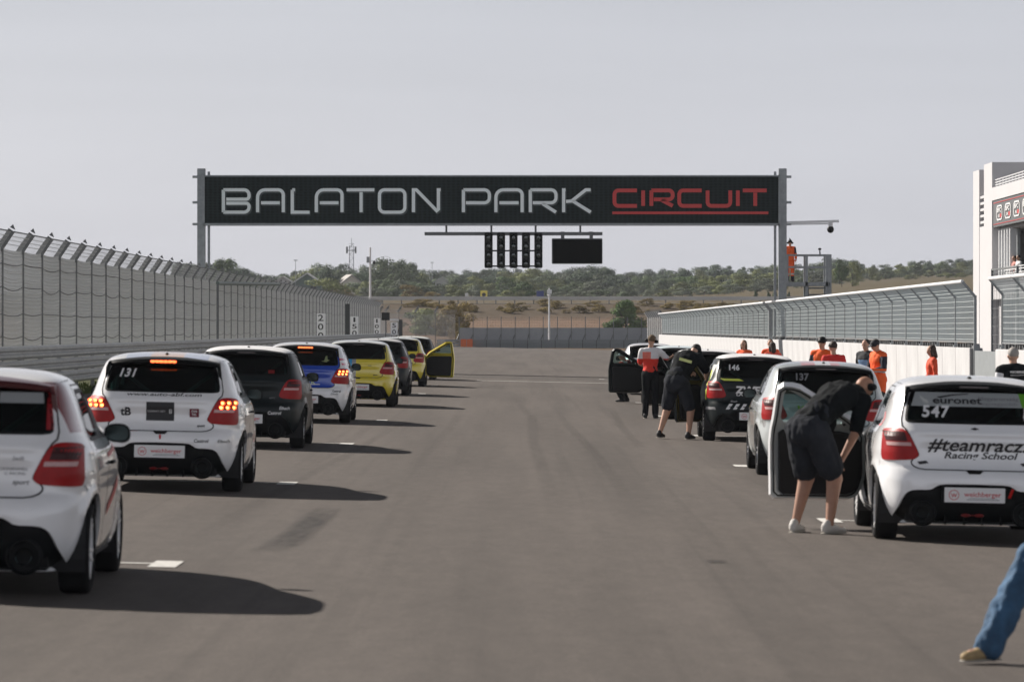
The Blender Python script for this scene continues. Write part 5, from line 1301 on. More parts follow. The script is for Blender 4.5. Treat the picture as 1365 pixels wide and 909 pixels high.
row(960, 1040, 1090, 1310, 15, .52, [1, 3, 0, 1], 1.9)
row(860, 930, 1040, 1310, 24, .30, [1, 3, 1], 2.2)
# trees one can single out
for u, y, t, k, m, lb, w in ((294, 640, 343, 0, 0, 'large grey green tree right of the left gantry column', .95), (520, 800, 344, 3, 0, 'broad tallest tree crown left of the centre', 1.05), (548, 820, 349, 1, 0, 'rounded tree crown right of the tallest broad tree', 1.), (440, 780, 353, 2, 2, 'dark bushy tree between the gabled hall and radio tower', 1.),
                             (436, 690, 371, 3, 1, 'yellowish bush right of the gabled white hall', 1.6), (1122, 700, 343, 2, 5, 'tall loose green tree right of the lookout platform', .62), (1136, 705, 346, 4, 1, 'slimmer olive tree right of the tall loose tree', .7),
                             (800, 900, 354, 3, 2, 'wide dark tree crown behind the blank black screen', 1.2), (548, 690, 378, 1, 4, 'orange brown tree below the broad tallest crown', 1.4), (703, 700, 374, 4, 5, 'bright yellow green bush below the start lights', 1.3)):
    tree(u, y, t, k, m, lb, None, wid=w)
# hedge shrubs on the brown slope at the right, tall bush behind the barrier, scrub at the left end
for u, y, t in ((1008, 560, 386), (1025, 565, 388), (1033, 560, 386), (1051, 570, 388), (960, 600, 392)):
    tree(u, y, t, 2, 2, 'small dark shrub standing on the brown slope near the gantry column', 'small shrubs on the brown slope', 'bush', .55)
b1 = tree(834, 425, 394, 3, 5, 'big upright dark green bush behind the grey end barrier', None, 'bush', 1.15, base=.9)
MULT = crown_mesh(99, 7000, r=1.25, leaf=.06, low=.0, cone=True); MULT.materials.clear(); MULT.materials.append(None)
b1.children[0].data = MULT if b1.children[0].name.startswith('crown') else b1.children[0].data
for u, y, t, m, w, bs in ((609, 399, 428, 4, .5, -.2), (618, 398, 434, 1, .5, -.2), (597, 415, 404, 4, 1.0, .4), (575, 420, 408, 1, 1.5, .6), (555, 425, 414, 5, 1.6, 1.0), (612, 430, 400, 4, .9, 1.2)):
    tree(u, y, t, 1, m, {4: 'dry brown leafy bush at the left end of the end barrier', 1: 'yellow green bush at the left end of the end barrier', 5: 'low green bush behind the left debris fence end'}[m], 'scrub behind the far left corner', 'bush', w, base=bs)
# low dry bushes dotted over the embankment
for i in range(70):
    y = rnd.uniform(461, 473); u = rnd.uniform(540, 1130); x = xat(u, y); z = terrain(x, y); h = rnd.uniform(.35, .9)
    tree(u, y, 438 - (z + h - CAMZ) * FPX / y, rnd.randint(0, 5), 4, 'low dry brown bush growing on the embankment of the raised road', 'dry bushes on the embankment', 'bush', rnd.uniform(1.6, 2.8), base=z - .1, hmin=.3)
mb = MB(); rr = random.Random(4)
for i in range(7000):
    y = rr.uniform(70, 330); x = rr.uniform(-12.1, -10.7); z = ground_z(x); h = rr.uniform(.04, .16); s = rr.uniform(.01, .04)
    mb.add([(x - s, y, z), (x + s, y, z), (x + rr.uniform(-.05, .05), y + rr.uniform(-.05, .05), z + h)], [(0, 1, 2)])
o = mb.build('verge_grass', leaf_mat('grass', (.035, .055, .014), (.06, .08, .02), (.10, .11, .035)), fix=False); tag(o, 'green verge grass growing under the crash barrier', 'grass', kind='stuff')

# ------------------------------------------------------------------ haze: real thin air that fades the far trees
hz = bpy.data.materials.new('thin_haze'); hz.use_nodes = True; ht = hz.node_tree; ht.nodes.clear()
hv = ht.nodes.new('ShaderNodeVolumePrincipled'); ho = ht.nodes.new('ShaderNodeOutputMaterial'); hv.inputs['Color'].default_value = (.86, .90, .98, 1); hv.inputs['Density'].default_value = .00011
ht.links.new(hv.outputs[0], ho.inputs['Volume'])
mb = MB(); mb.box((-1700, -80, -12), (1700, 3200, 48)); o = mb.build('haze', hz); tag(o, 'thin pale haze lying over the whole circuit', 'haze', kind='stuff')
# ------------------------------------------------------------------ the cars on the grid
def paint(name, c, zones=None, speck=None, rough=.22): return mat(name, c, rough if max(c) > .1 else .35, coat=1. if max(c) > .1 else .10, spec=.5 if max(c) > .1 else .18, zones=zones, speck=speck, var=.04, scale=2.5, coord='Object')
WH_ = (.83, .83, .835); DK = (.008, .013, .014); M_TXT = mat('black_print', (.015, .015, .018), .5); M_TXW = mat('white_print', (.75, .75, .75), .5); M_TXG = mat('grey_lettering', (.22, .22, .23), .5)
BIG = 9.
YF = (-1.05, 3.2)
# 1 nearest left: white with red pillar accents
p1 = paint('paint_white_red', WH_, zones=[((None, (1.5, 1.75), (.55, .9)), lin((190, 40, 46)), 0), ((None, (-.30, .02), (1.08, 1.41)), lin((120, 14, 20)), 0)], speck=[((.30, .32, .34), 3.2, .60, YF, (.35, .95)), (lin((196, 44, 52)), 2.1, .66, YF, (.3, .9))])
C1 = make_car('white hatchback with dark red window surround, cropped nearest at the left edge', -3.72, 27.3, 1.3, p1, gate=paint('paint_white', WH_), bumper=paint('paint_white', WH_), rim=M_RIMW, spoil=mat('spoiler_darkred', (.07, .008, .012), .35, coat=.6))
t = C1['gate']; decal_text(t, 'CRONENWELL', .37, .845, .020, M_TXG); decal_text(t, 'U. RACING', .38, .815, .020, M_TXG); decal_text(t, 'sport', .42, .76, .035, M_TXT, shear=.3); decal_text(t, 'Swift', .40, .915, .028, M_TXG, shear=.2)
decal_poly(C1['glass'], [(.25, 1.27), (.54, 1.27), (.53, 1.34), (.25, 1.34)], mat('pale_banner', (.30, .31, .31), .5)); decal_poly(C1['gate'], [(.568, 1.10), (.615, 1.10), (.59, 1.28), (.565, 1.36), (.55, 1.36), (.56, 1.28)], mat('dark_red_film', lin((150, 22, 30)), .35, coat=.6))
RS = mat('red_stripe', lin((196, 44, 50)), .4)
for q in ([(1.15, .47), (1.92, .66), (1.92, .73), (1.15, .55)], [(1.05, .88), (1.90, .93), (1.90, .955), (1.05, .91)]): decal_poly(C1['fdoor', 1], q, RS, side=1, off=.005, name='stripe', pivot=HINGE[1])
# 2
p2 = paint('paint_white_roof_bands', WH_, zones=[((( -.42, -.16), None, (1.39, 2)), lin((196, 206, 226)), 0), (((-.16, .20), None, (1.39, 2)), lin((236, 200, 176)), 0), (((.20, .47), None, (1.39, 2)), lin((196, 206, 230)), 0)], speck=[((.33, .32, .33), 2.8, .58, (-1.05, 3.2), (.35, .95)), (lin((214, 150, 150)), 1.9, .62, (-1.05, 3.2), (.3, .9))])
C2 = make_car('white hatchback number 131 with glowing tail lights and a black square on its tailgate', -3.87, 44.3, .6, p2, gate=paint('paint_white', WH_), bumper=paint('paint_white', WH_), rim=M_RIMW, lit=True, brake=True)
t = C2['gate']; decal_text(C2['glass'], '131', -.375, 1.27, .085, M_TXW, shear=.3, bold=.03, spacing=1.1); decal_text(t, 'www.auto-abf.com', 0.03, 1.045, .034, M_TXT, width=.80, bold=.012, shear=.2)
decal_poly(t, [(-.16, .765), (.14, .765), (.14, .965), (-.16, .965)], M_TXT); decal_text(t, 'SÜSSKRAFT-OBST', -.05, .868, .020, M_TXW, width=.19, off=.009); decal_text(t, '8', .10, .868, .05, M_TXW, off=.009)
decal_text(t, 'tB', -.38, .86, .085, M_TXT, bold=.03); decal_poly(t, [(.305, .81), (.405, .81), (.405, .90), (.305, .90)], mat('maroon_sticker', lin((110, 20, 44)), .5)); decal_text(t, 'ÖVB', .355, .873, .022, M_TXW, off=.009, bold=.03); decal_text(t, 'TRL', .355, .838, .022, M_TXW, off=.009, bold=.03); decal_text(t, 'sport', .43, .72, .026, M_TXT, shear=.3, bold=.03)
for sx in (-1, 1): decal_text(C2['bumper'], 'Castrol', sx * .46 - (.02 if sx > 0 else -.02), .56, .036, M_TXT, bold=.02, shear=.15, off=.01)
decal_text(C2['bumper'], 'Eibach', .67, .56, .034, M_TXT, shear=.2, off=.01); decal_poly(C2['bumper'], [(-.008, .57), (.008, .57), (.012, .60), (0, .625), (-.012, .60)], mat('arrow_red', lin((190, 40, 50)), .5), off=.01)
# 3 black, white roof
p3 = paint('paint_black_white_roof', DK, zones=[((None, None, (1.40, 2)), WH_, 0)], speck=[((.30, .30, .31), 2.4, .60, (-1.05, 3.2), (.35, .95))])
C3 = make_car('black hatchback with a white roof directly behind the white car with glowing lamps', -4.03, 60.1, .2, p3, gate=paint('paint_black', DK), bumper=paint('paint_black', DK))
decal_text(C3['bumper'], 'Castrol', .44, .53, .045, M_TXW, bold=.02, shear=.15, off=.01); decal_text(C3['bumper'], 'Eibach', .58, .60, .04, M_TXW, bold=.02, shear=.2, off=.01); decal_text(C3['gate'], 'sport', .40, .75, .028, M_TXG, shear=.3)
o = decal_poly(C3['glass'], [(.33, 1.10), (.42, 1.10), (.42, 1.15), (.33, 1.15)], mat('lamp_glow_red', lin((120, 20, 20)), .3));  # red lamp glow painted as a flat patch on the glass
# 4 blue tailgate
p4 = paint('paint_white_side_print', WH_, zones=[((None, (-.35, .05), (1.08, 1.12)), lin((200, 60, 90)), 0), ((None, (-.35, .05), (1.17, 1.21)), lin((200, 60, 90)), 0)], speck=[((.22, .22, .23), 3.0, .56, (-1.05, 3.2), (.35, .95))])
C4 = make_car('white hatchback with a bright blue tailgate and lit brake lamps', -4.02, 76.3, .1, p4, gate=paint('paint_blue', (.006, .055, .42)), bumper=paint('paint_white', WH_), rim=M_RIMW, lit=True, brake=True)
decal_text(C4['gate'], 'Swift', -.22, .90, .13, M_TXW, shear=.3, bold=.03); decal_text(C4['gate'], 'Work', .02, .78, .10, mat('pale_green_print', (.45, .55, .42), .5), bold=.04); decal_poly(C4['gate'], [(-.2, .70), (.30, .712), (.28, .725), (-.2, .722)], M_TXW)
decal_text(C4['bumper'], 'Castrol', .60, .60, .035, M_TXT, bold=.02, off=.01); decal_text(C4['bumper'], 'Eibach', .56, .55, .035, M_TXT, shear=.2, off=.01)
decal_poly(C4['glass'], [(.30, 1.15), (.36, 1.16), (.38, 1.24), (.41, 1.25), (.42, 1.18), (.46, 1.17), (.40, 1.13)], mat('pale_green_sticker', (.22, .26, .12), .5))
# 5 yellow with pale blue stripe
YL = lin((226, 206, 62)); p5 = paint('paint_yellow_bands', YL, zones=[(((-.9, -.13), (-3, .9), (.3, 1.39)), lin((50, 150, 200)), 0), (((-.13, -.04), (-3, .9), (.3, 1.39)), (.32, .34, .35), 0), ((None, None, (1.40, 2)), (.72, .74, .70), 0)], speck=[((.30, .30, .24), 2.8, .57, (-1.05, 3.2), (.3, .98)), ((.7, .7, .7), 2.1, .60, (-1.05, 3.2), (.3, .98))])
C5 = make_car('yellow hatchback with a pale blue panel and grey stripe on its tailgate', -3.68, 92.6, .3, p5, gate=paint('paint_yellow_blue_gate', YL, zones=[(((-.9, -.13), None, (.3, 1.39)), lin((50, 150, 200)), 0), (((-.13, -.04), None, (.3, 1.39)), (.32, .34, .35), 0)]), bumper=paint('paint_yellow', YL))
decal_text(C5['gate'], 'Swift', .27, .93, .03, M_TXT, shear=.2); decal_text(C5['gate'], 'sport', .40, .72, .03, M_TXT, shear=.3, bold=.03)
# 6 dark
p6 = paint('paint_dark_grey_print', (.03, .035, .038), zones=[((None, None, (1.40, 2)), (.5, .5, .5), 0)], speck=[((.5, .5, .5), 2.9, .52, (-.2, 3.2), (.4, 1.3))])
C6 = make_car('dark hatchback with white side graphics between the two yellow ones', -3.78, 108.0, .2, p6, gate=paint('paint_black', DK))
# 7 yellow, right door open
p7 = paint('paint_yellow_white_roof', YL, zones=[((None, None, (1.42, 2)), (.72, .74, .68), 0)])
C7 = make_car('yellow hatchback with its right front door wide open', -3.76, 125.0, .0, p7, open_door=1, rim=M_RIMB)
C8 = make_car('farthest hatchback in the left row, its pale roof above the open yellow door', -3.78, 141.0, .0, paint('paint_black_pale_roof', DK, zones=[((None, None, (1.40, 2)), (.6, .62, .6), 0)]), rim=M_RIMB)
# right row
r1 = paint('paint_cool_white', (.85, .86, .875), zones=[])
D1 = make_car('white hatchback number 547 with hashtag lettering and its driver door open', 4.06, 37.1, -.9, r1, rim=M_RIMW, open_door=-1, strap=True, door_deg=72)
D1['fdoor', -1].material_slots[1].material = paint('paint_inner_grey', (.42, .46, .46))
t = D1['gate']; decal_text(t, '#teamracz.', .02, .885, .115, M_TXT, width=.88, shear=.25, bold=.018); decal_text(t, 'Racing School', .06, .790, .058, M_TXT, width=.66, shear=.25, bold=.02)
for i in range(3): decal_poly(t, [(.47 + .03 * i, .86), (.485 + .03 * i, .86), (.53 + .03 * i, .92), (.515 + .03 * i, .92)], M_TXG, off=.006)
gl = D1['glass']; decal_poly(gl, [(-.56, 1.22), (.55, 1.22), (.53, 1.345), (-.52, 1.345)], mat('silver_banner', (.34, .36, .36), .45), off=.003); decal_poly(gl, [(.43, 1.222), (.56, 1.222), (.545, 1.343), (.40, 1.343)], mat('green_banner', lin((96, 160, 40)), .45), off=.005)
decal_text(gl, 'euronet', -.15, 1.275, .06, M_TXT, off=.007, width=.44, bold=.02); decal_text(gl, 'Magyarország', .22, 1.295, .032, M_TXG, off=.007, width=.36); decal_text(gl, 'legnagyobb', .22, 1.25, .026, M_TXG, off=.007, width=.34); decal_poly(gl, [(-.34, 1.30), (-.2, 1.325), (-.05, 1.335), (-.05, 1.328), (-.19, 1.315), (-.30, 1.292)], M_TXT, off=.007)
decal_text(gl, '547', -.345, 1.175, .10, M_TXW, off=.007, bold=.03, spacing=1.15, shear=.1)
for sx in (-.46, .46): decal_poly(t, [(sx - .05, .725), (sx - .03, .70), (sx + .05, .712), (sx + .03, .735)], M_TXT, off=.006)
decal_poly(t, [(-.04, 1.025), (0, 1.012), (.04, 1.025), (0, 1.037)], M_TXT, off=.006)
for s in (-1,): decal_poly(D1['body'], [(.20, 1.02), (.06, 1.03), (.0, 1.10), (.12, 1.16), (.13, 1.145), (.04, 1.10), (.08, 1.05), (.2, 1.035)], mat('pale_red_print', lin((220, 120, 124)), .5), side=-1, off=.004)
r2 = paint('paint_grey_white_print', (.46, .49, .49), zones=[(((-.30, -.12), None, (1.38, 2)), lin((206, 120, 120)), 0), (((-.12, .08), None, (1.38, 2)), (.75, .75, .75), 0), (((.08, .2), None, (1.38, 2)), lin((206, 120, 120)), 0), ((None, None, (1.38, 2)), (.34, .37, .37), 0)][::-1], speck=[((.3, .3, .3), 5.5, .62, (-.4, 3.2), (.3, .98))])
D2 = make_car('grey and white hatchback with red and white roof stripes, half hidden by the open door', 3.93, 53.2, -.4, r2, gate=paint('paint_mint_white', (.36, .42, .42)))
decal_text(D2['glass'], '137', -.30, 1.29, .085, M_TXG, bold=.03); decal_text(D2['gate'], 'work', -.16, .90, .13, mat('green_print', lin((120, 176, 40)), .5), bold=.03, shear=.2); decal_text(D2['gate'], 'eventura.at', -.02, .78, .04, M_TXT)
r3 = paint('paint_black_green_flash', DK, zones=[((None, None, (1.405, 2)), WH_, 0), ((None, (-.22, .05), (1.05, 1.30)), (.62, .64, .62), 0)])
D3 = make_car('black hatchback number 146 with yellow green flashes and white lettering', 3.97, 69.6, -.4, r3, gate=paint('paint_black', DK), bumper=paint('paint_black', DK), open_door=-1, door_deg=30)
LIME = mat('lime_film', lin((214, 226, 92)), .45)
t = D3['gate']; decal_text(D3['glass'], '146', -.36, 1.255, .085, M_TXW, bold=.04, spacing=1.1); decal_text(t, 'ZWEIRK', .02, .885, .11, M_TXW, width=.72, bold=.05); decal_text(t, 'LÄRCHENTAL', -.02, .805, .05, M_TXW, width=.60, bold=.02)
decal_poly(t, [(-.53, 1.03), (-.20, 1.03), (-.28, 1.065), (-.60, 1.065)], LIME, off=.006); decal_poly(D3['body'], [(-.24, .93), (-.20, 1.03), (-.10, 1.20), (-.02, 1.20), (-.12, 1.02), (-.16, .95)], LIME, side=-1); decal_poly(D3['body'], [(-.26, .70), (-.22, .70), (-.18, .86), (-.24, .90)], LIME, side=-1)
for i in range(3): decal_poly(D3['bumper'], [(-.50 + .12 * i, .55), (-.44 + .12 * i, .55), (-.38 + .12 * i, .64), (-.44 + .12 * i, .64)], M_TXW, off=.01)
decal_text(t, 'Eibach', -.36, .685, .03, M_TXW, off=.008); decal_text(D3['bumper'], '@ebike', .02, .61, .04, LIME, off=.01, width=.24)
decal_poly(D3['bumper'], [(-.80, .54), (-.66, .535), (-.67, .58), (-.80, .585)], M_TXG, off=.01)
D3['fdoor', -1].material_slots[1].material = mat('door_inner_yellow', lin((120, 110, 40)), .4)
r4 = paint('paint_black_white_hood', DK, zones=[((None, None, (1.40, 2)), WH_, 0)])
D4 = make_car('black hatchback with a white roof ahead of number 146, behind the stooping man', 3.93, 86.0, -.3, r4, gate=paint('paint_black', DK), open_door=-1, door_deg=30)
r5 = paint('paint_black_bluish_roof', DK, zones=[((None, None, (1.40, 2)), (.62, .70, .73), 0)])
D5 = make_car('black hatchback with a bluish white roof and its driver door open', 3.93, 101.6, -.3, r5, gate=paint('paint_black', DK), open_door=-1, rim=M_RIMB)
r6 = paint('paint_white_far', WH_)
D6 = make_car('far white hatchback at the head of the right row', 3.75, 118.0, -.3, r6, gate=paint('paint_white', WH_))
for c in (D3, D4, D5):
    if c is not D3: c['fdoor', -1].material_slots[1].material = paint('paint_black', DK)
decal_text(D5['fdoor', -1], 'Knut', 0, 0, .01, M_TXW) if False else None
# ------------------------------------------------------------------ people: each body one continuous remeshed surface, clothes as children
def cap(mb, a, b, ra, rb, n=14, flat=None, fr=1.0, m=5):
    """tapered round limb from a to b with rounded ends; flat = direction in which the section is squeezed by fr"""
    a = Vector(a); b = Vector(b); d = b - a; L = d.length
    if L < 1e-5: d = Vector((0, 0, 1)); L = 1e-5
    d = d / L; ref = Vector(flat).normalized() if flat is not None else (Vector((0, 1, 0)) if abs(d.y) < .9 else Vector((1, 0, 0)))
    if abs(ref.dot(d)) > .98: ref = Vector((1, 0, 0)) if abs(d.x) < .9 else Vector((0, 1, 0))
    y = (ref - d * ref.dot(d)).normalized(); x = d.cross(y)
    P = []; F = []; rows = []
    for k in range(m + 1):
        t = math.pi / 2 * (1 - k / m); rows.append((-ra * math.sin(t), ra * math.cos(t)))
    for k in range(1, 3): rows.append((L * k / 3, ra + (rb - ra) * k / 3))
    for k in range(m + 1):
        t = math.pi / 2 * k / m; rows.append((L + rb * math.sin(t), rb * math.cos(t)))
    for h, r in rows:
        r = max(r, 1e-4)
        for i in range(n):
            q = 2 * math.pi * i / n; P.append(a + d * h + x * (r * math.cos(q)) + y * (r * fr * math.sin(q)))
    for k in range(len(rows) - 1):
        for i in range(n): j = (i + 1) % n; F.append((k*n+i, k*n+j, (k+1)*n+j, (k+1)*n+i))
    F += [tuple(range(n-1, -1, -1)), tuple((len(rows)-1)*n + i for i in range(n))]
    mb.add(P, F)
def fuse(mb, name, m, parent, vox, smooth=2, wrinkle=0., seed=0):
    """all the pieces melted into one continuous surface"""
    me = bpy.data.meshes.new('t'); me.from_pydata(mb.v, [], mb.f); ob = bpy.data.objects.new('t', me); bench.collection.objects.link(ob)
    md = ob.modifiers.new('r', 'REMESH'); md.mode = 'VOXEL'; md.voxel_size = vox; md.use_smooth_shade = True
    sm = ob.modifiers.new('s', 'SMOOTH'); sm.iterations = smooth; sm.factor = .5
    bench.view_layers[0].update(); dg = bench.view_layers[0].depsgraph; r = bpy.data.meshes.new_from_object(ob.evaluated_get(dg)); bpy.data.objects.remove(ob); bpy.data.meshes.remove(me)
    r.name = name
    if wrinkle:
        from mathutils import noise
        for v in r.vertices:
            p = v.co; w = noise.noise(Vector((p.x * 14 + seed, p.y * 14, p.z * 7))) + .6 * noise.noise(Vector((p.x * 25 + seed, p.y * 25, p.z * 18))); v.co = p + v.normal * (w * wrinkle)
    r.materials.clear()
    for q in (m if isinstance(m, (list, tuple)) else [m]): r.materials.append(q)
    r.shade_smooth(); o = bpy.data.objects.new(name, r); col.objects.link(o); o.parent = parent; return o
SKIN = mat('skin', (.50, .29, .20), .55, var=.12, scale=9); SKIN2 = mat('skin_tanned', (.36, .19, .125), .55, var=.12, scale=9)
def zone_mat(name, base, zones, var=.12): return mat(name, base, .85, zones=zones, var=var, scale=7)
M_NAVY = mat('cloth_black', (.007, .009, .011), .9, var=.25, scale=6, spec=.15); M_SHORTS = mat('cloth_shorts', (.022, .025, .032), .9, var=.25, scale=5, spec=.15)
M_SHOEW = mat('shoe_white', (.50, .48, .45), .7, var=.15, scale=12); M_SHOEB = mat('shoe_black', (.012, .012, .014), .7)
M_HAIRB = mat('hair_brown', (.035, .02, .013), .7, var=.3, scale=30); M_HAIRD = mat('hair_dark', (.010, .008, .008), .7); M_HAIRG = mat('hair_grey', (.32, .30, .28), .8); M_HAIRF = mat('hair_fair', (.12, .08, .045), .8)
M_SOLE = mat('sole_rubber', (.35, .33, .29), .8); M_STRIPE = mat('reflective_band', (.55, .56, .56), .5)
def person(loc, rot, label, joints=None, H=1.78, girth=1., skin=SKIN, top=None, sleeves='short', legs=None, length='long', shoes=None, hair=None, hairlen='short', capm=None, ears=False, vox=.018, face=True, group=None, vest=None, trunk_only=False, bare=(), fingers=True, hat=None):
    """local frame: +Y is the way the person faces, z up, feet at z = 0"""
    o = empty('person', loc, (0, 0, R(rot)), label, 'person', group); k = H / 1.78
    J = dict(pelvis=(0, 0, .94), waist=(0, .01, 1.08), chest=(0, .015, 1.32), neck=(0, 0, 1.47), head=(0, .03, 1.645), shL=(-.185, 0, 1.43), elL=(-.25, -.02, 1.14), wrL=(-.24, .10, .90), shR=(.185, 0, 1.43), elR=(.25, -.02, 1.14), wrR=(.24, .10, .90),
             hipL=(-.09, 0, .92), knL=(-.10, .03, .50), anL=(-.11, -.02, .085), hipR=(.09, 0, .92), knR=(.10, .03, .50), anR=(.11, -.02, .085), footL=(-.02, .2), footR=(.02, .2), face=(0, 1, 0), handL=None, handR=None)
    if joints: J.update(joints)
    P = {q: (Vector(v) * k if isinstance(v, (tuple, list)) and len(v) == 3 and q != 'face' else v) for q, v in J.items()}
    if J['handL'] is not None: P['handL'] = Vector(J['handL'])
    if J['handR'] is not None: P['handR'] = Vector(J['handR'])
    g = girth * k; f = Vector(J['face']).normalized()
    up = (P['head'] - P['neck']).normalized(); xr = f.cross(up).normalized(); fr = up.cross(xr)
    side = (P['shR'] - P['shL']).normalized()
    tdir = (P['chest'] - P['pelvis']).normalized(); tf = tdir.cross(side) * -1       # front of the trunk
    def trunk(mb, e=0., hem=True):
        if hem: cap(mb, P['pelvis'] - side * .045 * k, P['pelvis'] + side * .045 * k, .125 * g + e, .125 * g + e, flat=tf, fr=.92)
        cap(mb, P['pelvis'] if hem else P['pelvis'] + (P['waist'] - P['pelvis']) * .5, P['waist'], .145 * g + e + (0 if hem else .012), .138 * g + e, flat=tf, fr=.78)
        cap(mb, P['waist'], P['chest'], .140 * g + e, .160 * g + e, flat=tf, fr=.72)
        cap(mb, P['chest'] - side * .05, P['chest'] + side * .05, .125 * g + e, .125 * g + e, flat=tf, fr=.9)
        cap(mb, P['chest'], P['neck'] - up * .03, .14 * g + e, .075 * g + e, flat=tf, fr=.75)
        cap(mb, P['shL'], P['shR'], .052 * g + e, .052 * g + e)
        for s in 'LR': cap(mb, P['neck'] - up * .02, P['sh' + s] + (P['neck'] - P['sh' + s]) * .15, .060 * g + e, .056 * g + e)
    def arm(mb, s, e=0., full=True, half=False):
        a, b, c = P['sh' + s], P['el' + s], P['wr' + s]
        if half: cap(mb, a, a + (b - a) * .82, .058 * g + e, .052 * g + e); return
        cap(mb, a, b, .052 * g + e, .040 * g + e); cap(mb, b, c, .041 * g + e, .027 * k + e)
    def hand(mb, s):
        c = P['wr' + s]; d = P['hand' + s] if P['hand' + s] is not None else (P['wr' + s] - P['el' + s]); d = d.normalized(); w = side * (1 if s == 'R' else -1)
        across = (w.cross(d)).normalized() if abs(w.dot(d)) < .95 else Vector((0, 1, 0)); pal = across.cross(d).normalized()
        cap(mb, c, c + d * .075 * k, .030 * k, .036 * k, flat=pal, fr=.45)
        if fingers:
            for i, (q, l) in enumerate(((-.028, .062), (-.010, .074), (.010, .070), (.027, .054))):
                p = c + d * .085 * k + across * q * k; m1 = p + (d * .92 - pal * .25) * (l * .5 * k); cap(mb, p - d * .02, m1, .0095 * k, .009 * k, n=8, m=3); cap(mb, m1, m1 + (d * .75 - pal * .6) * (l * .5 * k), .009 * k, .0075 * k, n=8, m=3)
            t = c + d * .03 * k + across * .032 * k; cap(mb, t, t + (d * .7 + across * .6 - pal * .2) * .045 * k, .012 * k, .0095 * k, n=8, m=3)
    def leg(mb, s, e=0., to=1., flare=0.):
        a, b, c = P['hip' + s], P['kn' + s], P['an' + s]; g = girth * k * J.get('legk', 1.)
        if to <= 1.: b2 = a + (b - a) * to; cap(mb, a, b2, .088 * g + e, (.088 - .030 * to) * g + e + flare); return
        cap(mb, a, b, .088 * g + e, .060 * g + e + flare * .3); cap(mb, b, c + Vector((0, 0, .0)), .058 * g + e + flare * .3, .040 * k + e + flare)
        if not e: mid = b + (c - b) * .3 - (Vector((0, 1, 0)) * .018); cap(mb, mid, mid + (c - b) * .22, .064 * g, .052 * g)
    mb = MB(); trunk(mb, -.012)
    for s in 'LR': arm(mb, s, -.002); hand(mb, s); leg(mb, s, -.003, 2.)
    for s in 'LR': 
        fd = Vector((P['foot' + s][0], P['foot' + s][1], 0)).normalized(); a = P['an' + s]; cap(mb, a - Vector((0, 0, .03)), a + fd * .13 - Vector((0, 0, .045 * k)), .035, .03)
    cap(mb, P['neck'] - up * .05, P['head'] - up * .05, .058 * k, .053 * k)
    hd = P['head']; M3 = Matrix((xr, fr, up)).transposed()
    mb.ellipsoid(hd + up * .018 * k, (.075 * k, .094 * k, .105 * k), 20, 14, M3); mb.ellipsoid(hd - up * .05 * k + fr * .018 * k, (.056 * k, .070 * k, .062 * k), 16, 10, M3)
    if face:
        cap(mb, hd + fr * .088 * k + up * .015 * k, hd + fr * .104 * k - up * .022 * k, .009, .014, n=8, m=3)
        for s in (-1, 1):
            mb.ellipsoid(hd + xr * (s * .077 * k) + up * .0, (.012, .020, .030), 10, 8, M3); mb.ellipsoid(hd + xr * (s * .03) + fr * .082 * k + up * .030 * k, (.022, .012, .008), 8, 6, M3)
        cap(mb, hd + fr * .080 * k - up * .052 * k - xr * .018, hd + fr * .080 * k - up * .052 * k + xr * .018, .008, .008, n=8, m=3)
    body = fuse(mb, 'body', skin, o, min(vox * .75, .016), 1)
    if face:
        for s in (-1, 1):
            eb = MB(); eb.ellipsoid(hd + xr * (s * .032) + fr * .0865 * k + up * .012 * k, (.013, .006, .007), 10, 6, M3); eb.build('eye', M_HAIRD, body, smooth=True)
    if top:
        mb = MB(); trunk(mb, .012, hem=False)
        for s in 'LR':
            if sleeves == 'long': arm(mb, s, .014)
            elif sleeves == 'short': arm(mb, s, .014, half=True)
        if sleeves != 'none': cap(mb, P['neck'] - up * .04, P['neck'] + up * .005, .070 * k, .064 * k)
        fuse(mb, 'shirt' if sleeves != 'long' else 'jacket', top, o, vox, 2, J.get('crease', .010), random.random() * 9)
    if vest:
        mb = MB(); trunk(mb, .030, hem=False); fuse(mb, 'vest', vest, o, vox, 2, .006, 3)
    if legs:
        mb = MB(); cap(mb, P['pelvis'] - side * .05 * k, P['pelvis'] + side * .05 * k, .135 * g, .135 * g, flat=tf, fr=.95); cap(mb, P['pelvis'], P['waist'], .152 * g, .145 * g, flat=tf, fr=.8)
        for s in 'LR': leg(mb, s, .018, 2. if length == 'long' else J.get('short', .84), J.get('hem', .010) if length == 'long' else .016)
        fuse(mb, 'trousers' if length == 'long' else 'shorts', legs, o, vox, 2, J.get('crease', .009), 5)
    if shoes:
        for s in 'LR':
            fd = Vector((P['foot' + s][0], P['foot' + s][1], 0)).normalized(); a = P['an' + s].copy(); b0 = Vector((a.x, a.y, a.z - .085 * k + .045)) - fd * .045
            mb = MB(); cap(mb, b0, b0 + fd * .10, .044, .047, flat=(0, 0, 1), fr=.95); cap(mb, b0 + fd * .10, b0 + fd * .20 + Vector((0, 0, -.014)), .047, .036, flat=(0, 0, 1), fr=.8); cap(mb, b0 + Vector((0, 0, .02)), b0 + Vector((0, 0, .05)) + fd * .02, .044, .040)
            sh_ = fuse(mb, 'shoe', shoes, o, .009, 1); sb = MB(); q0 = Vector((b0.x, b0.y, b0.z - .038)); cap(sb, q0 - fd * .002, q0 + fd * .10, .046, .048, flat=(0, 0, 1), fr=.16); cap(sb, q0 + fd * .10, q0 + fd * .205, .048, .036, flat=(0, 0, 1), fr=.2); sb.build('sole', M_SOLE, sh_, smooth=True)
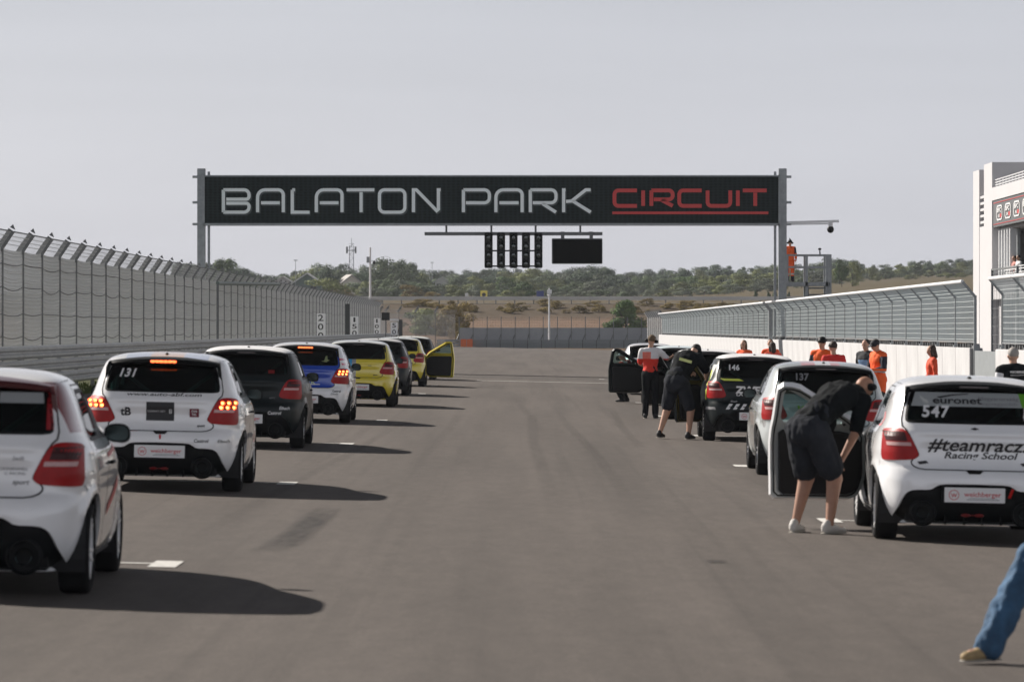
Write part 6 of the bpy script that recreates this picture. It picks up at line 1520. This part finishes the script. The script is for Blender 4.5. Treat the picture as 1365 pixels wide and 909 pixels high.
    if hair:
        mb = MB(); mb.ellipsoid(hd + up * .046 * k - fr * .030 * k, (.083 * k, .090 * k, .088 * k), 20, 12, M3)
        if hairlen == 'long': cap(mb, hd - fr * .05 + up * .02, hd - fr * .07 - up * .11, .075, .062, flat=fr, fr=.8); cap(mb, hd - xr * .06, hd - xr * .07 - up * .1, .035, .03); cap(mb, hd + xr * .06, hd + xr * .07 - up * .1, .035, .03)
        h_ = fuse(mb, 'hair', hair, o, .010, 1, .004)
    if capm:
        mb = MB(); mb.ellipsoid(hd + up * .045 * k - fr * .006, (.090 * k, .104 * k, .085 * k), 20, 12, M3); mb.ellipsoid(hd + up * .055 * k + fr * .115 * k, (.066 * k, .065 * k, .010), 16, 8, M3)
        fuse(mb, 'cap', capm, o, .009, 1)
    if hat:
        mb = MB(); mb.ellipsoid(hd + up * .05 * k, (.090 * k, .10 * k, .085 * k), 20, 12, M3); cap(mb, hd + up * .12, hd + up * .20 + xr * .02, .05, .012); fuse(mb, 'hat', hat, o, .010, 1)
    if ears:
        e = MB()
        for s in (-1, 1): cap(e, hd + xr * (s * .085 * k), hd + xr * (s * .112 * k), .038, .034)
        pts = [hd + xr * (.10 * math.cos(a)) + up * (.128 * math.sin(a)) for a in np.linspace(0, math.pi, 12)]; e.tube(pts, .007, 6)
        e.build('ear_defenders', M_BLK, o, smooth=True)
    return o
def P_at(u, vfoot=None, y=None):
    """ground position for a person seen at column u, at distance y"""
    x = xat(u, y); return (x, y, ground_z(x) + .006)
# stooping man beside the nearest right car
b = person(P_at(1101, y=37.9), -41, 'bald man in black polo and shorts bending into the nearest open car door', H=1.80, girth=1.12, skin=SKIN2, top=M_NAVY, legs=M_SHORTS, length='short', shoes=M_SHOEW, ears=True, vox=.013,
       joints=dict(pelvis=(-.02, -.28, .95), waist=(-.01, -.14, 1.07), chest=(.02, .15, 1.24), neck=(.03, .39, 1.30), head=(.03, .54, 1.33), shL=(-.15, .31, 1.22), shR=(.20, .31, 1.20), elL=(-.18, .25, .92), wrL=(-.10, .10, .68), elR=(.25, .10, .90), wrR=(.13, .04, .64), short=.76, crease=.016, legk=1.2, hipL=(-.10, -.25, .91), hipR=(.09, -.25, .91), knL=(-.15, -.10, .50), knR=(.14, -.06, .50), anL=(-.20, -.20, .085), anR=(.16, -.16, .085), footL=(-.05, .2), footR=(.06, .2), face=(0, .6, -1), handR=(-.1, -.05, -1), handL=(.05, .05, -1)))
# stooping crew member at number 146
b = person(P_at(906, y=69.9), -30, 'crew member in black shirt and shorts leaning over beside black car 146', H=1.82, girth=1.28, top=M_NAVY, legs=M_SHORTS, length='short', shoes=M_SHOEB, hair=M_HAIRD, capm=M_BLK, ears=True,
       joints=dict(pelvis=(0, -.12, .95), waist=(.02, -.04, 1.09), chest=(.05, .10, 1.30), neck=(.07, .24, 1.40), head=(.09, .38, 1.46), shL=(-.12, .20, 1.38), shR=(.25, .20, 1.36), elL=(-.20, .40, 1.20), wrL=(-.10, .56, 1.12), elR=(.32, .36, 1.12), wrR=(.26, .50, .92), hipL=(-.10, -.10, .92), hipR=(.10, -.10, .92), knL=(-.19, -.08, .51), anL=(-.27, -.20, .11), knR=(.20, .02, .50), anR=(.18, -.02, .085), face=(0, 1, -.5)))
u_ = Vector((.93, .30, -.28)).normalized(); v_ = Vector((.22, .12, .96)).normalized(); c_ = Vector((.15, -.065, 1.345))
mb = MB(); n_ = u_.cross(v_); q_ = [c_ + u_ * (a_ * .11) + v_ * (b_ * .024) for a_, b_ in ((-1, -1), (1, -1), (1, 1), (-1, 1))]; mb.add(q_ + [p_ - n_ * -.03 for p_ in q_], [(0, 1, 2, 3), (4, 5, 6, 7), (0, 1, 5, 4), (2, 3, 7, 6), (0, 3, 7, 4), (1, 2, 6, 5)])
bp_ = mb.build('back_print', mat('shirt_lime', lin((206, 214, 140)), .6), b); mb = MB(); flat_text(mb, 'WEBERS', c_ + n_ * .004, .036, u=u_, v=v_, width=.18); mb.build('lettering', M_BLK, bp_, fix=False)
# white and red shirt
RW = zone_mat('shirt_white_red', (.70, .69, .70), [((None, None, (.8, 1.255)), lin((214, 52, 36)), 0), (((-.16, .02), None, (1.255, 1.40)), lin((226, 120, 104)), 0)])
b = person(P_at(867, y=86.0), -8, 'fair haired man in white and red shirt standing at the black open door', H=1.76, top=RW, legs=M_NAVY, shoes=M_SHOEB, hair=M_HAIRF, ears=True, joints=dict(elR=(.36, .10, 1.26), wrR=(.42, .34, 1.30), elL=(-.24, .12, 1.16), wrL=(-.16, .32, 1.10), head=(.02, .04, 1.645)))
b = person(P_at(833, y=105), 60, 'crouching crew member in red and white with raised arm behind the farthest open door', H=1.72, top=zone_mat('shirt_red_white', lin((206, 60, 44)), [(((-.1, .1), None, (1.0, 1.4)), (.6, .6, .6), 0)]), sleeves='long', legs=M_NAVY, shoes=M_SHOEB, capm=mat('cap_white', (.5, .5, .52), .7), vox=.025, fingers=False, joints=dict(pelvis=(0, -.18, .52), waist=(0, -.12, .66), chest=(0, .0, .90), neck=(0, .05, 1.05), head=(0, .08, 1.22), shL=(-.18, .03, 1.01), elL=(-.24, .08, .74), wrL=(-.2, .28, .66), shR=(.18, .03, 1.01), elR=(.34, .18, 1.04), wrR=(.22, .20, 1.28), hipL=(-.1, -.16, .50), hipR=(.1, -.16, .50), knL=(-.14, .26, .52), knR=(.14, .26, .52), anL=(-.12, .02, .09), anR=(.12, .02, .09)))
# marshals in front of the pit wall
ORJ = zone_mat('hivis_jacket', lin((240, 92, 40)), [((None, None, (1.0, 1.05)), (.55, .56, .56), 0), ((None, None, (1.18, 1.22)), (.55, .56, .56), 0)])
ORN = zone_mat('hivis_navy', lin((240, 100, 40)), [(((.17, .5), None, (1.17, 1.42)), (.012, .016, .03), 0), (((-.5, -.17), None, (1.17, 1.42)), (.012, .016, .03), 0), ((None, None, (1.08, 1.12)), (.5, .52, .52), 0), ((None, None, (.90, .94)), (.5, .52, .52), 0)])
ORP = zone_mat('hivis_trousers', lin((240, 100, 44)), [((None, None, (.30, .36)), (.5, .52, .52), 0), ((None, None, (.05, .25)), (.012, .016, .03), 0)])
b = person(P_at(992, y=108), 150, 'marshal with fair hair and sunglasses in orange jacket, leftmost before the pit wall', H=1.66, top=ORJ, sleeves='long', legs=ORP, shoes=M_SHOEB, hair=M_HAIRF, hairlen='long', vox=.022)
b = person(P_at(1030, y=100), 20, 'red haired woman in salmon top seen from behind above the black car roof', H=1.64, top=mat('top_salmon', lin((226, 92, 76)), .8), legs=M_NAVY, shoes=M_SHOEB, hair=M_HAIRB, hairlen='long', vox=.022)
b = person(P_at(1027, y=109), 170, 'marshal in orange mostly hidden behind the red haired woman', H=1.70, top=ORJ, sleeves='long', legs=ORP, shoes=M_SHOEB, hair=M_HAIRD, vox=.024)
b = person(P_at(1096, y=86), 165, 'bearded marshal with dark cap and open orange jacket over a dark shirt', H=1.80, girth=1.12, top=ORN, sleeves='long', legs=ORP, shoes=M_SHOEB, hair=M_HAIRD, capm=M_BLK, vox=.018, joints=dict(face=(.25, 1, -.15)))
b = person(P_at(1111, y=80), 15, 'man in black cap and red shirt seen from behind beside the bearded marshal', H=1.72, top=mat('shirt_red', lin((206, 44, 40)), .8), legs=M_NAVY, shoes=M_SHOEB, hair=M_HAIRB, capm=M_BLK, vox=.018)
b = person(P_at(1155, y=88), 140, 'dark bearded person in black top with a pale blue bib behind the orange marshal', H=1.77, top=M_NAVY, vest=zone_mat('bib_blue', (.012, .015, .02), [(((-.12, .12), None, (1.0, 1.32)), lin((140, 176, 216)), 0)]), legs=M_NAVY, shoes=M_SHOEB, hair=M_HAIRD, vox=.02)
b = person(P_at(1171, y=84), 120, 'marshal in orange and navy with dark cap looking down at his hands', H=1.80, girth=1.15, top=ORN, sleeves='long', legs=ORP, shoes=M_SHOEB, capm=mat('cap_navy', (.01, .013, .02), .8), hair=M_HAIRD, vox=.018, joints=dict(head=(0, .08, 1.62), face=(0, 1, -.6), elR=(.28, .06, 1.14), wrR=(.06, .30, 1.14), elL=(-.28, .06, 1.14), wrL=(-.04, .30, 1.12)))
b = person(P_at(1243, y=85), 95, 'woman with brown bobbed hair in plain orange red jacket facing left', H=1.68, girth=1.05, top=mat('jacket_orange_red', lin((214, 74, 36)), .8, var=.15, scale=6), sleeves='long', legs=mat('trousers_orange_red', lin((206, 70, 36)), .8), shoes=M_SHOEB, hair=M_HAIRB, hairlen='long', vox=.018, joints=dict(elR=(.20, .0, 1.14), wrR=(.16, .2, 1.0)))
VB = MB()
b = person(P_at(1351, y=58), 12, 'grey haired man in black quilted vest over a white shirt at the right edge', H=1.72, girth=1.15, top=mat('shirt_white2', (.66, .67, .70), .8), vest=M_NAVY, legs=M_NAVY, shoes=M_SHOEB, hair=M_HAIRG, vox=.014)
mb = MB(); flat_text(mb, 'WEICHBERGER', (0, -.175, 1.37), .030, width=.23, bold=.03); flat_text(mb, 'RACING & EVENTS', (0, -.18, 1.325), .020, width=.21); mb.build('back_print', M_TXW, b, fix=False)
# marshal on the platform
o = person((gx(1055), YG + .9, pz + .005), 178, 'marshal in orange overalls with pointed dark hat standing on the gantry platform', H=1.72, top=ORN, sleeves='long', legs=ORP, shoes=M_SHOEB, hat=M_BLK, ears=True, vox=.022)
# walker at the right edge, only one leg in the picture
JEANS = mat('denim', (.035, .095, .18), .85, var=.45, scale=7, bump=.3, bscale=60)
xw = xat(1298, 23.1)
b = person((xw + .50, 23.45, ground_z(xw + .3)), 122, 'person in blue jeans and tan shoes striding out of the right edge', H=1.74, girth=.98, top=mat('shirt_grey', (.2, .2, .22), .8), sleeves='long', legs=JEANS, shoes=mat('shoe_tan', (.36, .26, .13), .75, var=.3, scale=25), hair=M_HAIRB, vox=.012,
       joints=dict(pelvis=(0, -.02, .90), hipL=(-.09, 0, .88), knL=(-.10, .29, .56), anL=(-.11, .58, .11), hipR=(.09, -.02, .88), knR=(.10, -.08, .48), anR=(.10, -.40, .17), elR=(.20, -.16, 1.18), wrR=(.10, -.02, 1.06), elL=(-.22, -.12, 1.16), wrL=(-.16, .0, 1.0), footL=(0, .2), hem=.030, crease=.022, footR=(0, .2)))
# people behind the pit wall and on the balcony
for u, y, rot, tm, cm, hm, lb in ((952, 135, 200, mat('shirt_white', (.6, .6, .6)), mat('cap_white', (.5, .5, .52), .7), M_HAIRD, 'onlooker in white cap behind the far pit wall fence'),
                               (1097, 128, 180, M_NAVY, M_BLK, M_HAIRD, 'onlooker in dark cap behind the fence above the bearded marshal'), (1240, 110, 180, mat('shirt_pink', lin((200, 140, 130)), .8), None, M_HAIRD, 'onlooker with raised phone behind the fence above the orange red woman'), (1112, 126, 170, M_NAVY, mat('cap_white', (.5, .5, .52), .7), M_HAIRD, 'onlooker in pale cap and dark top behind the pit fence')):
    x = xat(u, y); x = max(x, 10.9); y2 = x * FPX / (u - 693)
    person((x, y2, ground_z(x)), rot, lb, H=1.86 if u < 1200 else 1.8, top=tm, legs=M_NAVY, shoes=M_SHOEB, hair=hm, capm=cm, vox=.025, fingers=False, joints=dict(elR=(.26, .2, 1.5), wrR=(.14, .26, 1.78)) if u == 1240 else None)
for u, z_, lb, tm in ((1358, 3.31, 'spectator in white shirt leaning on the balcony rail of the pit building', mat('shirt_white', (.6, .6, .6))), (1352.5, 3.31, 'spectator with dark hair and camera on the pit building balcony', mat('shirt_pink', lin((200, 140, 130)), .8))):
    y2 = (XB + .45) * FPX / (u - 693); person((XB + .45, y2, z_), 110, lb, H=1.75, top=tm, sleeves='long', legs=M_NAVY, shoes=M_SHOEB, hair=M_HAIRD, vox=.025, fingers=False)

bpy.data.scenes.remove(bench)
